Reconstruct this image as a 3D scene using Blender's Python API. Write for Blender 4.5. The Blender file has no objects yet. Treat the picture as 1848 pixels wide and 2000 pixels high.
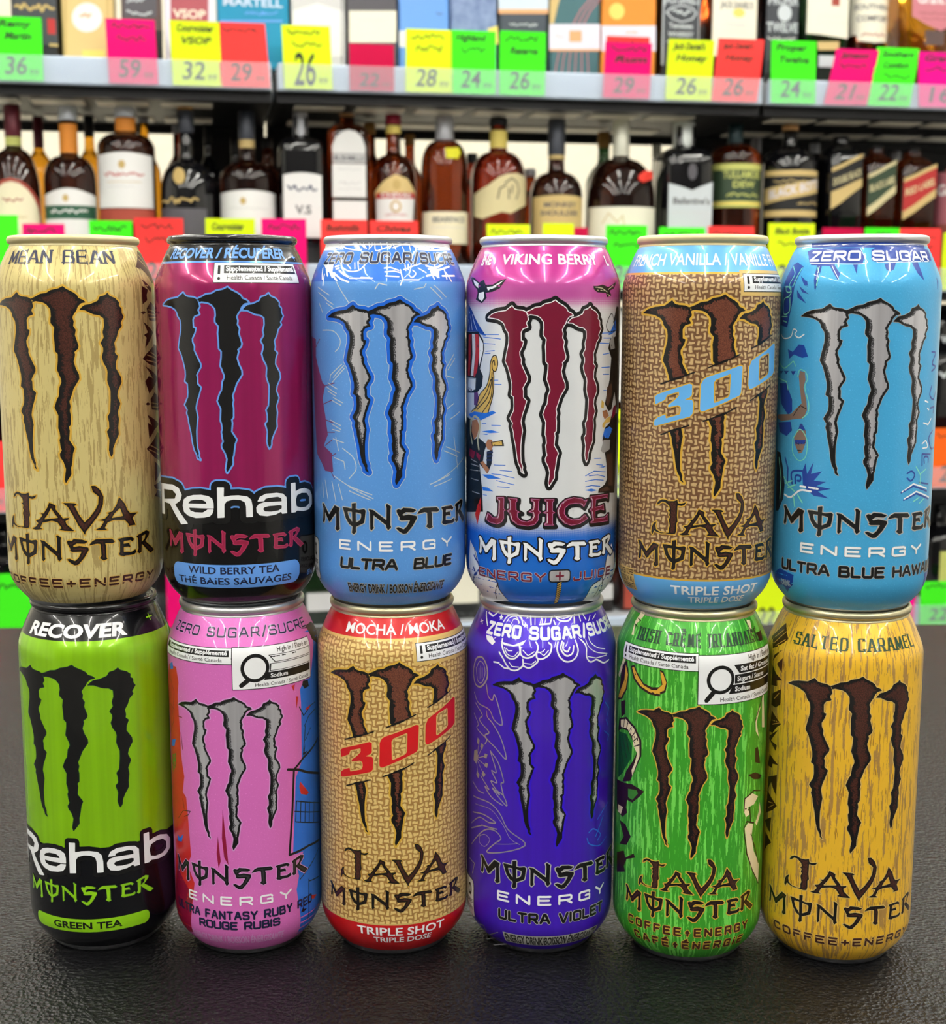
import bpy, math, random, zlib
import numpy as np
from mathutils import Vector, Matrix
from mathutils.geometry import tessellate_polygon
scene = bpy.context.scene
C = scene.collection
# ------------------------------------------------------------------ camera
FPX = 2686.36          # focal length in pixels of the 1848x2000 frame
PITCH, ROLL, YAW, CAMZ = (math.radians(8.69211), math.radians(0.06316), math.radians(-0.29114), 0.284935)
cam_data = bpy.data.cameras.new('camera')
cam = bpy.data.objects.new('camera', cam_data); C.objects.link(cam)
cam_data.sensor_fit = 'HORIZONTAL'; cam_data.sensor_width = 36.0
cam_data.lens = 36.0 * FPX / 1848.0
cam_data.clip_start = 0.02; cam_data.clip_end = 60
cp, sp = math.cos(PITCH), math.sin(PITCH)
_fw, _up, _rt = Vector((0, cp, -sp)), Vector((0, sp, cp)), Vector((1, 0, 0))
_rz = Matrix.Rotation(YAW, 3, 'Z')
_fw, _up, _rt = _rz @ _fw, _rz @ _up, _rz @ _rt
_c, _s = math.cos(ROLL), math.sin(ROLL)
_rt, _up = _c * _rt + _s * _up, -_s * _rt + _c * _up
cam.matrix_world = Matrix((( _rt.x, _up.x, -_fw.x, 0), (_rt.y, _up.y, -_fw.y, 0), (_rt.z, _up.z, -_fw.z, CAMZ), (0, 0, 0, 1)))
cam_data.dof.use_dof = True; cam_data.dof.focus_distance = 0.585; cam_data.dof.aperture_fstop = 20.0
cam_data.dof.aperture_blades = 0
scene.camera = cam
# ------------------------------------------------------------------ light
world = bpy.data.worlds.new('shop_light'); scene.world = world; world.use_nodes = True
world.node_tree.nodes['Background'].inputs[0].default_value = (0.96, 0.98, 1.0, 1)
world.node_tree.nodes['Background'].inputs[1].default_value = 0.5
scene.view_settings.view_transform = 'Standard'; scene.view_settings.look = 'None'
scene.view_settings.exposure = 0.02; scene.view_settings.gamma = 1.0
scene.view_settings.use_curve_mapping = False
LAMP_POWER = 60.0       # emission strength of the ceiling tubes
# ------------------------------------------------------------------ helpers
random.seed(4)
def lin(c):
    out = []
    for v in c:
        v /= 255.0
        out.append(v / 12.92 if v <= 0.04045 else ((v + 0.055) / 1.055) ** 2.4)
    return tuple(out) + (1.0,)
MATS = {}
def mat(name, col=(128, 128, 128), rough=0.4, metal=0.0, coat=0.0, spec=0.5, trans=0.0, emit=0.0, ior=1.45):
    if name in MATS: return MATS[name]
    m = bpy.data.materials.new(name); m.use_nodes = True
    b = m.node_tree.nodes['Principled BSDF']
    b.inputs['Base Color'].default_value = lin(col); b.inputs['Roughness'].default_value = rough
    b.inputs['Metallic'].default_value = metal; b.inputs['Coat Weight'].default_value = coat
    b.inputs['Coat Roughness'].default_value = 0.04
    b.inputs['Specular IOR Level'].default_value = spec; b.inputs['Transmission Weight'].default_value = trans
    b.inputs['IOR'].default_value = ior
    if emit:
        b.inputs['Emission Color'].default_value = lin(col); b.inputs['Emission Strength'].default_value = emit
    MATS[name] = m
    return m
class NT:
    """small shorthand for building node trees"""
    def __init__(s, m): s.t = m.node_tree; s.m = m; s.b = m.node_tree.nodes.get('Principled BSDF')
    def n(s, typ, **kw):
        o = s.t.nodes.new(typ)
        for k, v in kw.items(): setattr(o, k, v)
        return o
    def put(s, sock, v):
        if isinstance(v, bpy.types.NodeSocket): s.t.links.new(v, sock)
        elif v is not None: sock.default_value = v
    def math(s, op, a, b=None, clamp=False):
        o = s.n('ShaderNodeMath', operation=op); o.use_clamp = clamp
        s.put(o.inputs[0], a); s.put(o.inputs[1], b); return o.outputs[0]
    def mix(s, f, a, b):
        o = s.n('ShaderNodeMix', data_type='RGBA'); s.put(o.inputs[0], f); s.put(o.inputs[6], a); s.put(o.inputs[7], b); return o.outputs[2]
    def comb(s, x, y, z=0.0):
        o = s.n('ShaderNodeCombineXYZ'); s.put(o.inputs[0], x); s.put(o.inputs[1], y); s.put(o.inputs[2], z); return o.outputs[0]
    def noise(s, vec, scale, detail=2.0, rough=0.5):
        o = s.n('ShaderNodeTexNoise'); s.put(o.inputs['Vector'], vec); s.put(o.inputs['Scale'], scale)
        s.put(o.inputs['Detail'], detail); s.put(o.inputs['Roughness'], rough); return o.outputs[0]
    def uvmm(s):
        o = s.n('ShaderNodeUVMap'); o.uv_map = 'UVMap'; x = s.n('ShaderNodeSeparateXYZ'); s.t.links.new(o.outputs[0], x.inputs[0])
        return s.math('MULTIPLY', x.outputs[0], 100.0), s.math('MULTIPLY', x.outputs[1], 100.0)
    def step(s, v, lo, soft=0.25):
        o = s.n('ShaderNodeMapRange'); s.put(o.inputs[0], v); o.inputs[1].default_value = lo - soft; o.inputs[2].default_value = lo + soft
        return o.outputs[0]
    def bump(s, h, strength, dist):
        o = s.n('ShaderNodeBump'); o.inputs['Strength'].default_value = strength; o.inputs['Distance'].default_value = dist
        s.put(o.inputs['Height'], h); s.t.links.new(o.outputs[0], s.b.inputs['Normal'])
def mesh_obj(name, verts, faces, mats, parent=None, mi=None, smooth=True, normals=None, uvs=None):
    me = bpy.data.meshes.new(name); me.from_pydata([tuple(v) for v in verts], [], faces)
    for m in (mats if isinstance(mats, (list, tuple)) else [mats]): me.materials.append(m)
    if mi is not None: me.polygons.foreach_set('material_index', mi)
    me.polygons.foreach_set('use_smooth', [smooth] * len(me.polygons))
    if uvs is not None:
        l = me.uv_layers.new(name='UVMap'); idx = np.zeros(len(me.loops), 'i'); me.loops.foreach_get('vertex_index', idx)
        l.data.foreach_set('uv', np.asarray(uvs, 'f')[idx].ravel())
    if normals is not None: me.normals_split_custom_set_from_vertices([tuple(n) for n in normals])
    o = bpy.data.objects.new(name, me); C.objects.link(o)
    if parent is not None: o.parent = parent
    return o
def tag(o, label=None, cat=None, group=None, kind=None):
    if label: o['label'] = label
    if cat: o['category'] = cat
    if group: o['group'] = group
    if kind: o['kind'] = kind
    return o
class MB:
    """collects boxes into one mesh"""
    def __init__(s): s.v = []; s.f = []; s.m = []
    def box(s, x0, x1, y0, y1, z0, z1, mi=0, bev=0.0):
        b = len(s.v)
        if bev <= 0:
            s.v += [(x, y, z) for x in (x0, x1) for y in (y0, y1) for z in (z0, z1)]
            for q in ((0, 1, 3, 2), (4, 6, 7, 5), (0, 4, 5, 1), (2, 3, 7, 6), (0, 2, 6, 4), (1, 5, 7, 3)): s.f.append(tuple(b + i for i in q)); s.m.append(mi)
            return s
        # chamfered upright edges and rims
        ring = lambda d: [(x0 + bev, y0 + d), (x1 - bev, y0 + d), (x1 - d, y0 + bev), (x1 - d, y1 - bev), (x1 - bev, y1 - d), (x0 + bev, y1 - d), (x0 + d, y1 - bev), (x0 + d, y0 + bev)]
        for z, d in ((z0, bev * .6), (z0 + bev, 0), (z1 - bev, 0), (z1, bev * .6)): s.v += [(x, y, z) for x, y in ring(d)]
        for k in range(3):
            for i in range(8): s.f.append((b + k * 8 + i, b + k * 8 + (i + 1) % 8, b + k * 8 + 8 + (i + 1) % 8, b + k * 8 + 8 + i)); s.m.append(mi)
        s.f.append(tuple(b + i for i in reversed(range(8)))); s.m.append(mi); s.f.append(tuple(b + 24 + i for i in range(8))); s.m.append(mi)
        return s
    def build(s, name, mats, parent=None): return mesh_obj(name, s.v, s.f, mats, parent, s.m, smooth=False)
def lathe(name, prof, m, parent=None, seg=48, shape=None, smooth=True, uv=False, cap=False):
    """prof: (radius, z); shape(th) scales the radius; the seam is at the back"""
    vs, fs, us = [], [], []; n = len(prof)
    for j in range(seg + 1):
        th = -math.pi + 2 * math.pi * j / seg; k = shape(th) if shape else 1.0
        for r, z in prof:
            vs.append((r * k * math.sin(th), -r * k * math.cos(th), z)); us.append((th * 0.33, z * 10.0))
    for j in range(seg):
        for i in range(n - 1):
            a = j * n + i; q = (a, a + n, a + n + 1, a + 1); fs.append(q)
    o = mesh_obj(name, vs, fs, m, parent, smooth=smooth, uvs=us if uv else None)
    return o
def squarish(p):
    def f(th):
        c, s = abs(math.cos(th)), abs(math.sin(th)); return (c ** p + s ** p) ** (-1.0 / p)
    return f
# ---- flat print turned into thin geometry that follows a turned surface
def refine(T, du=2.4, vband=None, dv=1.6):
    """T: (n,3,2) triangles in mm; split until every one is narrow enough to follow the curve"""
    out = []
    T = np.asarray(T, float)
    for _ in range(14):
        if not len(T): break
        ext = T.max(1) - T.min(1); bad = ext[:, 0] > du
        if vband is not None:
            cv = T[:, :, 1]; inb = (cv.max(1) > vband[0]) | (cv.min(1) < vband[1]); bad |= inb & (ext[:, 1] > dv)
        out.append(T[~bad]); T = T[bad]
        if not len(T): break
        e = np.linalg.norm(T - np.roll(T, -1, 1), axis=2); k = e.argmax(1); r = np.arange(len(T))
        a, b, c = T[r, k], T[r, (k + 1) % 3], T[r, (k + 2) % 3]; m = (a + b) / 2
        T = np.concatenate([np.stack([a, m, c], 1), np.stack([m, b, c], 1)])
    if len(T): out.append(T)
    return np.concatenate(out) if out else np.zeros((0, 3, 2))
def ccw(T):
    d = (T[:, 1, 0] - T[:, 0, 0]) * (T[:, 2, 1] - T[:, 0, 1]) - (T[:, 1, 1] - T[:, 0, 1]) * (T[:, 2, 0] - T[:, 0, 0])
    T = T[np.abs(d) > 1e-9]; d = d[np.abs(d) > 1e-9]; T = T.copy(); T[d < 0] = T[d < 0][:, ::-1]; return T
def fill(polys):
    out = []
    for p in polys:
        q = [Vector((u, v, 0)) for u, v in p]
        for t in tessellate_polygon([q]): out.append([p[i] for i in t])
    return np.array(out, float).reshape(-1, 3, 2)
def strokes(lines, w, wf=None, joint=True):
    """polylines -> ribbons; wf(direction) may change the width with direction"""
    out = []
    for ln in lines:
        p = np.asarray(ln, float)
        for a, b in zip(p[:-1], p[1:]):
            d = b - a; L = np.hypot(*d)
            if L < 1e-6: continue
            d /= L; ww = w * (wf(d) if wf else 1.0); nrm = np.array([-d[1], d[0]]) * ww / 2
            out += [[a + nrm, a - nrm, b - nrm], [a + nrm, b - nrm, b + nrm]]
        if joint:
            for c in p:
                r = w / 2 * (0.82 if wf else 1.0) * (0.6 if wf else 1.0); o = [c + r * np.array([math.cos(t), math.sin(t)]) for t in np.arange(6) * math.pi / 3]
                out += [[o[0], o[i], o[i + 1]] for i in range(1, 5)]
    return np.array(out, float).reshape(-1, 3, 2)
class Field:
    """signed distance of a drawn outline on a grid (negative inside)"""
    def __init__(s, loops, h=0.3, pad=2.2):
        P = np.concatenate([np.array(l) for l in loops]); lo = P.min(0) - pad; hi = P.max(0) + pad
        s.h = h; s.lo = lo; nx, ny = np.ceil((hi - lo) / h).astype(int) + 1
        X, Y = np.meshgrid(lo[0] + np.arange(nx) * h, lo[1] + np.arange(ny) * h); s.X, s.Y = X, Y
        d2 = np.full(X.shape, 1e9); ins = np.zeros(X.shape, bool)
        for l in loops:
            l = np.array(l)
            for a, b in zip(l, np.roll(l, -1, 0)):
                ex, ey = b - a; L = ex * ex + ey * ey + 1e-12
                # only cells near the segment can have it as nearest within the pad
                t = np.clip(((X - a[0]) * ex + (Y - a[1]) * ey) / L, 0, 1)
                d2 = np.minimum(d2, (X - a[0] - t * ex) ** 2 + (Y - a[1] - t * ey) ** 2)
                if a[1] != b[1]:
                    c = ((a[1] > Y) != (b[1] > Y)) & (X < ex * (Y - a[1]) / (b[1] - a[1]) + a[0]); ins ^= c
        s.d = np.where(ins, -1, 1) * np.sqrt(d2)
    def shift(s, du, dv):
        return np.roll(np.roll(s.d, int(round(du / s.h)), 1), int(round(dv / s.h)), 0)
def level(F, f, run=8):
    """region f<0 on the grid of F as triangles"""
    h = F.h; x0, y0 = F.lo; ny, nx = f.shape; n = f < 0
    cnt = n[:-1, :-1].astype(int) + n[:-1, 1:] + n[1:, :-1] + n[1:, 1:]
    out = []
    for j in range(ny - 1):
        row = cnt[j]
        if not row.any(): continue
        ya, yb = y0 + j * h, y0 + (j + 1) * h; full = np.flatnonzero(row == 4)
        if len(full):
            br = np.flatnonzero(np.diff(full) > 1); st = np.concatenate([[0], br + 1]); en = np.concatenate([br, [len(full) - 1]])
            for a, b in zip(full[st], full[en]):
                i = a
                while i <= b:
                    e = min(i + run, b + 1); xa, xb = x0 + i * h, x0 + e * h
                    out.append(((xa, ya), (xb, ya), (xb, yb))); out.append(((xa, ya), (xb, yb), (xa, yb))); i = e
        for i in np.flatnonzero((row > 0) & (row < 4)):
            c = ((x0 + i * h, ya, f[j, i]), (x0 + i * h + h, ya, f[j, i + 1]), (x0 + i * h + h, yb, f[j + 1, i + 1]), (x0 + i * h, yb, f[j + 1, i]))
            p = []
            for k in range(4):
                a, b = c[k], c[(k + 1) % 4]
                if a[2] < 0: p.append((a[0], a[1]))
                if (a[2] < 0) != (b[2] < 0):
                    t = a[2] / (a[2] - b[2]); p.append((a[0] + t * (b[0] - a[0]), a[1] + t * (b[1] - a[1])))
            for k in range(1, len(p) - 1): out.append((p[0], p[k], p[k + 1]))
    return np.array(out, float).reshape(-1, 3, 2)
def amap(T, M):
    T = np.array(T, float)
    if len(T): T = T * np.array([M[0], M[2]]) + np.array([M[1], M[3]])
    return T
# ---- lettering
def font_tris(txt, bold=0.0, shear=0.0, space=1.0):
    cu = bpy.data.curves.new('lettering', 'FONT'); cu.body = txt; cu.offset = bold; cu.shear = shear; cu.space_character = space
    cu.resolution_u = 3
    o = bpy.data.objects.new('lettering', cu); C.objects.link(o)
    dg = bpy.context.evaluated_depsgraph_get(); me = bpy.data.meshes.new_from_object(o.evaluated_get(dg))
    me.calc_loop_triangles(); co = np.zeros(len(me.vertices) * 3, 'f'); me.vertices.foreach_get('co', co); co = co.reshape(-1, 3)[:, :2]
    ti = np.zeros(len(me.loop_triangles) * 3, 'i'); me.loop_triangles.foreach_get('vertices', ti)
    T = co[ti.reshape(-1, 3)].astype(float)
    bpy.data.objects.remove(o); bpy.data.curves.remove(cu); bpy.data.meshes.remove(me)
    return T
CAPH = None
def text(txt, u0, u1, v, cap, bold=0.02, shear=0.0, halo=0.0, space=1.0):
    """plain sans lettering stretched between u0 and u1 with its base line at v"""
    global CAPH
    if CAPH is None:
        t = font_tris('H'); CAPH = t[:, :, 1].max() - t[:, :, 1].min()
    ref = font_tris(txt, bold, shear, space); lo, hi = ref[:, :, 0].min(), ref[:, :, 0].max()
    T = ref if not halo else font_tris(txt, bold + halo, shear, space)
    sx = (u1 - u0) / (hi - lo); sy = cap / CAPH
    T = T.copy(); T[:, :, 0] = (T[:, :, 0] - lo) * sx + u0; T[:, :, 1] = T[:, :, 1] * sy + v
    return T
GL = {  # squared stroke letters: width, polylines
 'A': (.95, [[(0, 0), (.4, 1), (.55, 1), (.95, 0)], [(.16, .34), (.79, .34)]]), 'B': (.85, [[(0, 0), (0, 1), (.68, 1), (.78, .9), (.78, .6), (.68, .53), (.78, .46), (.85, .4), (.85, .1), (.74, 0), (0, 0)], [(0, .53), (.68, .53)]]),
 'C': (.82, [[(.82, .86), (.82, .92), (.74, 1), (.11, 1), (0, .88), (0, .12), (.11, 0), (.74, 0), (.82, .08), (.82, .14)]]), 'D': (.85, [[(0, 0), (0, 1), (.68, 1), (.85, .82), (.85, .18), (.68, 0), (0, 0)]]),
 'E': (.8, [[(.8, 1), (0, 1), (0, 0), (.8, 0)], [(0, .52), (.7, .52)]]), 'F': (.75, [[(.75, 1), (0, 1), (0, 0)], [(0, .5), (.62, .5)]]),
 'G': (.88, [[(.86, .8), (.86, .9), (.75, 1), (.12, 1), (0, .88), (0, .12), (.12, 0), (.86, 0), (.86, .5), (.5, .5)]]), 'H': (.85, [[(0, 0), (0, 1)], [(.85, 0), (.85, 1)], [(0, .52), (.85, .52)]]),
 'I': (.02, [[(0, 0), (0, 1)]]), 'J': (.7, [[(.7, 1), (.7, .12), (.6, 0), (.1, 0), (0, .12), (0, .3)]]), 'L': (.75, [[(0, 1), (0, 0), (.75, 0)]]), 'M': (1.0, [[(0, 0), (.05, 1), (.5, .1), (.95, 1), (1, 0)]]),
 'N': (.85, [[(0, 0), (0, 1), (.85, 0), (.85, 1)]]), 'O': (.88, [[(.12, 0), (0, .12), (0, .88), (.12, 1), (.76, 1), (.88, .88), (.88, .12), (.76, 0), (.12, 0)]]),
 'R': (.88, [[(0, 0), (0, 1), (.74, 1), (.86, .9), (.86, .55), (.74, .44), (0, .44)], [(.5, .44), (.88, 0)]]), 'S': (.85, [[(.83, .8), (.83, .9), (.72, 1), (.12, 1), (0, .9), (0, .62), (.12, .53), (.72, .5), (.85, .4), (.85, .1), (.74, 0), (.1, 0), (0, .1), (0, .2)]]),
 'T': (.85, [[(0, 1), (.85, 1)], [(.42, 1), (.42, 0)]]), 'U': (.88, [[(0, 1), (0, .12), (.12, 0), (.76, 0), (.88, .12), (.88, 1)]]), 'V': (.9, [[(0, 1), (.4, 0), (.5, 0), (.9, 1)]]), 'W': (1.3, [[(0, 1), (.3, 0), (.65, .9), (1.0, 0), (1.3, 1)]]),
 'Y': (.9, [[(0, 1), (.45, .45), (.9, 1)], [(.45, .45), (.45, 0)]]), 'Z': (.85, [[(0, 1), (.85, 1), (0, 0), (.85, 0)]]), '/': (.45, [[(0, -.1), (.45, 1.1)]]), '+': (.7, [[(0, .45), (.7, .45)], [(.35, .1), (.35, .8)]]), ' ': (.45, []),
 '*': (.62, [[(.31, 0), (.31, .35)], [(.1, .45), (.25, .45)], [(.52, .45), (.37, .45)], [(.31, .72), (.31, .6)], [(.2, .5), (.42, .5), (.31, .68), (.2, .5)]])}
GL['É'] = (.8, GL['E'][1] + [[(.35, 1.18), (.6, 1.36)]]); GL['È'] = (.8, GL['E'][1] + [[(.55, 1.18), (.3, 1.36)]])
SER = [(0, 0), (0, 1)]
def glyph_text(txt, u0, u1, v, cap, gap=0.25, w=0.17, serif=False, shear=0.0, extra=0.0):
    """squared or serifed capitals drawn with strokes between u0 and u1"""
    ws = [GL[c][0] for c in txt]; k = ((u1 - u0) - gap * cap * (len(txt) - 1)) / sum(ws); u = u0; T = []
    for c, gw in zip(txt, ws):
        ln = [[(u + x * k + shear * y * cap, v + y * cap) for x, y in p] for p in GL[c][1]]
        if ln:
            wf = (lambda d: 1.25 if abs(d[1]) > .5 else 0.55) if serif else None
            if serif and extra: wf = None
            T.append(strokes(ln, w * cap + extra, wf))
            if serif:
                sf = []
                for p in ln:
                    for (x, y), (x2, y2) in ((p[0], p[1]), (p[-1], p[-2])):
                        if abs(y2 - y) > abs(x2 - x) * .8: sf.append([(x - .17 * cap, y), (x + .17 * cap, y)])
                        else: sf.append([(x, y - .13 * cap), (x, y + .13 * cap)])
                if sf: T.append(strokes(sf, w * cap * .55 + extra))
        u += gw * k + gap * cap
    return np.concatenate(T)
def polys(s): return [[tuple(float(x) for x in q.split(',')) for q in p.split()] for p in s.split(';')]
# ------------------------------------------------------------------ places in the shop
def ray(px, py): return (_fw + _rt * ((px - 924) / FPX) - _up * ((py - 1000) / FPX))
CAMP = Vector((0, 0, CAMZ))
SA = math.radians(10.5)                                   # the shelving runs at this angle to the counter
SDIR, SNRM = Vector((math.cos(SA), math.sin(SA), 0)), Vector((-math.sin(SA), math.cos(SA), 0))
SORG = Vector((0, 2.30, 0))
def B(px, py, depth=0.0):
    """photo point -> (distance along the shelving, height) on its front plane or a plane behind it"""
    d = ray(px, py); t = ((SORG + SNRM * depth - CAMP).dot(SNRM)) / d.dot(SNRM); p = CAMP + d * t
    return (p - SORG).dot(SDIR), p.z
def W(s, depth, z): p = SORG + SDIR * s + SNRM * depth; return Vector((p.x, p.y, z))
ZB = [B(1840, 214)[1], B(1840, 570)[1], B(1840, 955)[1], B(1840, 1222)[1]]     # lower edges of the four price rails
RAIL = 0.042
# ------------------------------------------------------------------ the room
def plain(name, col, rough=.8, bump=0.0, scale=40):
    m = mat(name, col, rough); t = NT(m); tc = t.n('ShaderNodeTexCoord').outputs['Object']
    n = t.noise(tc, scale, 3); t.t.links.new(t.mix(t.math('MULTIPLY', n, .25), lin(col), lin([c * .8 for c in col])), t.b.inputs['Base Color'])
    if bump: t.bump(n, bump, .002)
    return m
FLOOR, CEIL = -0.95, 1.95
def slab(name, x0, x1, y0, y1, z0, z1, m):
    o = MB().box(x0, x1, y0, y1, z0, z1).build(name, m); tag(o, kind='structure'); return o
slab('floor', -4.5, 4.5, -3.5, 4.6, FLOOR - .1, FLOOR, plain('floor_tile', (150, 148, 142), .35))
slab('ceiling', -4.5, 4.5, -3.5, 4.6, CEIL, CEIL + .08, plain('ceiling_paint', (225, 225, 222), .8))
slab('wall_back', -4.5, 4.5, 4.5, 4.6, FLOOR, CEIL, plain('cream_paint', (255, 248, 226), .7))
slab('wall_front', -4.5, 4.5, -3.6, -3.5, FLOOR, CEIL, plain('front_wall_grey', (92, 90, 90), .8))
slab('wall_left', -4.6, -4.5, -3.6, 4.6, FLOOR, CEIL, plain('side_wall_paint', (205, 203, 198), .8))
slab('wall_right', 4.5, 4.6, -3.6, 4.6, FLOOR, CEIL, plain('side_wall_paint', (205, 203, 198), .8))
# ceiling tube lights, the shop's own lamps
tube_m = mat('tube_glow', (255, 252, 244), .4, emit=LAMP_POWER)
case_m = mat('lamp_case', (235, 235, 232), .4)
n = 0
for ix, x in enumerate((-2.4, -1.2, 0.0, 1.2, 2.4)):
    for iy, y in enumerate((-2.6, -1.2, 0.2, 1.6, 3.0)):
        e = bpy.data.objects.new('ceiling_light', None); C.objects.link(e); e.location = (x, y, CEIL)
        tag(e, 'white ceiling batten lamp with one long glowing tube', 'ceiling light', 'tube lamps along the shop ceiling')
        if n == 0:
            c0 = MB().box(-.05, .05, -.6, .6, -.05, 0, bev=.008).build('lamp_case', case_m, e)
            t0 = MB().box(-.022, .022, -.57, .57, -.082, -.05, bev=.008).build('tube', tube_m, e)
        else:
            for s in (c0, t0):
                c = s.copy(); C.objects.link(c); c.parent = e
        n += 1
# ------------------------------------------------------------------ counter
cm = mat('black_laminate', (15, 15, 17), .22, spec=.42); t = NT(cm); tc = t.n('ShaderNodeTexCoord').outputs['Object']
vor = t.n('ShaderNodeTexVoronoi'); vor.inputs['Scale'].default_value = 520; t.t.links.new(tc, vor.inputs['Vector'])
n1 = t.noise(tc, 900, 3, .6); n2 = t.noise(tc, 230, 2)
hgt = t.math('ADD', t.math('MULTIPLY', vor.outputs[0], .7), t.math('ADD', t.math('MULTIPLY', n1, .6), t.math('MULTIPLY', n2, .5)))
t.bump(hgt, .6, .0013)
spk = t.step(t.noise(tc, 1500, 1), .74, .03)
t.t.links.new(t.mix(spk, lin((15, 15, 17)), lin((64, 64, 66))), t.b.inputs['Base Color'])
ctr = bpy.data.objects.new('counter', None); C.objects.link(ctr); ctr.location = (0, .75, 0); ctr.rotation_euler[2] = math.radians(.9)
tag(ctr, 'black leather-textured shop counter carrying the two rows of cans', 'counter')
MB().box(-1.6, 1.6, -.5, .445, -.035, 0, bev=.004).build('countertop', cm, ctr)
MB().box(-1.55, 1.55, -.4, .40, FLOOR, -.035, bev=.004).build('cabinet', plain('cabinet_grey', (90, 88, 86), .5), ctr)
# ------------------------------------------------------------------ cans
MM = 0.001
BODY = [(26.0, 3.1), (27.4, 4.6), (29.4, 6.9), (31.1, 9.6), (32.3, 12.6), (32.85, 15.4), (33, 18.5), (33, 60), (33, 100), (33, 134), (32.93, 136.4), (32.5, 138.8), (31.7, 141.2), (30.5, 144.1), (29.1, 147.4), (27.9, 150.0), (27.1, 151.5), (26.4, 152.5)]
_bv = np.array([b[1] for b in BODY]); _br = np.array([b[0] for b in BODY])
class CanSurf:
    band = (134, 18); du = 2.4
    def map(s, u, v, off):
        th = u / 33.0; r = np.interp(v, _bv, _br); sl = (np.interp(v + .8, _bv, _br) - np.interp(v - .8, _bv, _br)) / 1.6
        k = 1 / np.sqrt(1 + sl * sl); n = np.stack([np.sin(th) * k, -np.cos(th) * k, -sl * k], 1)
        p = np.stack([r * np.sin(th), -r * np.cos(th), v], 1) + n * off[:, None]
        return p * MM, n
CAN = CanSurf()
def decal(name, layers, parent, surf=CAN, base=.05, step=.035):
    """layers: (triangles, material, level); one thin mesh hugging the surface"""
    mats, V, N, MI = [], [], [], []
    for T, m, L in layers:
        if T is None or not len(T): continue
        T = ccw(refine(T, surf.du, surf.band))
        if m not in mats: mats.append(m)
        p, nn = surf.map(T[:, :, 0].ravel(), T[:, :, 1].ravel(), np.full(T.shape[0] * 3, base + step * L))
        V.append(p); N.append(nn); MI += [mats.index(m)] * len(T)
    V = np.concatenate(V); N = np.concatenate(N); f = np.arange(len(V)).reshape(-1, 3)
    return mesh_obj(name, V.tolist(), f.tolist(), mats, parent, MI, normals=N.tolist())
def rect(u0, u1, v0, v1): return fill([[(u0, v0), (u1, v0), (u1, v1), (u0, v1)]])
def rrect(u0, u1, v0, v1, r, lift=0.0):
    p = []
    for cx, cy, a in ((u1 - r, v1 - r, 0), (u0 + r, v1 - r, 90), (u0 + r, v0 + r, 180), (u1 - r, v0 + r, 270)):
        p += [(cx + r * math.cos(math.radians(a + k * 15)), cy + r * math.sin(math.radians(a + k * 15))) for k in range(7)]
    return fill([p])
def ink(name, col, rough=.3, metal=0.0): return mat('ink_' + name, col, rough, metal, coat=.3)
INK = {k: ink(k, c) for k, c in dict(ink=(18, 18, 20), white=(236, 238, 240), deepblue=(20, 60, 150), blue=(35, 110, 215), red=(190, 40, 40), gold=(205, 170, 85), skin=(165, 110, 75), skin2=(125, 105, 95), hair=(185, 180, 150), darkred=(130, 15, 50), grey=(150, 150, 150), navy=(35, 45, 85), violet=(90, 50, 110), brown=(75, 50, 40),
      mint=(120, 215, 190), dark=(15, 35, 50), leaf=(60, 130, 45), leafd=(15, 85, 25), cream=(240, 225, 185), ink2=(45, 22, 22), gold2=(215, 165, 50), brown2=(60, 22, 14), tan=(190, 140, 60), beige2=(190, 165, 105), plum=(110, 60, 105), pale=(190, 200, 205),
      black=(12, 12, 13), coffee=(62, 28, 20), goldline=(208, 165, 60), tangold=(214, 180, 105), lime=(135, 195, 20), skyline=(95, 150, 225), berry=(140, 22, 60), claret=(108, 8, 42), midblue=(20, 95, 205), bandblue=(98, 172, 232), bandred=(196, 24, 30), darkgreen=(20, 60, 35), navyink=(22, 28, 60), charcoal=(48, 50, 54), pinkline=(200, 120, 190), violetline=(50, 15, 200), magline=(165, 45, 85), warmgrey=(175, 175, 170), ashpink=(212, 150, 205)).items()}
INK['silver'] = mat('ink_silver', (205, 205, 212), .3, .8)
FOIL = mat('foil_silver', (200, 200, 205), .3, .6)
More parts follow.
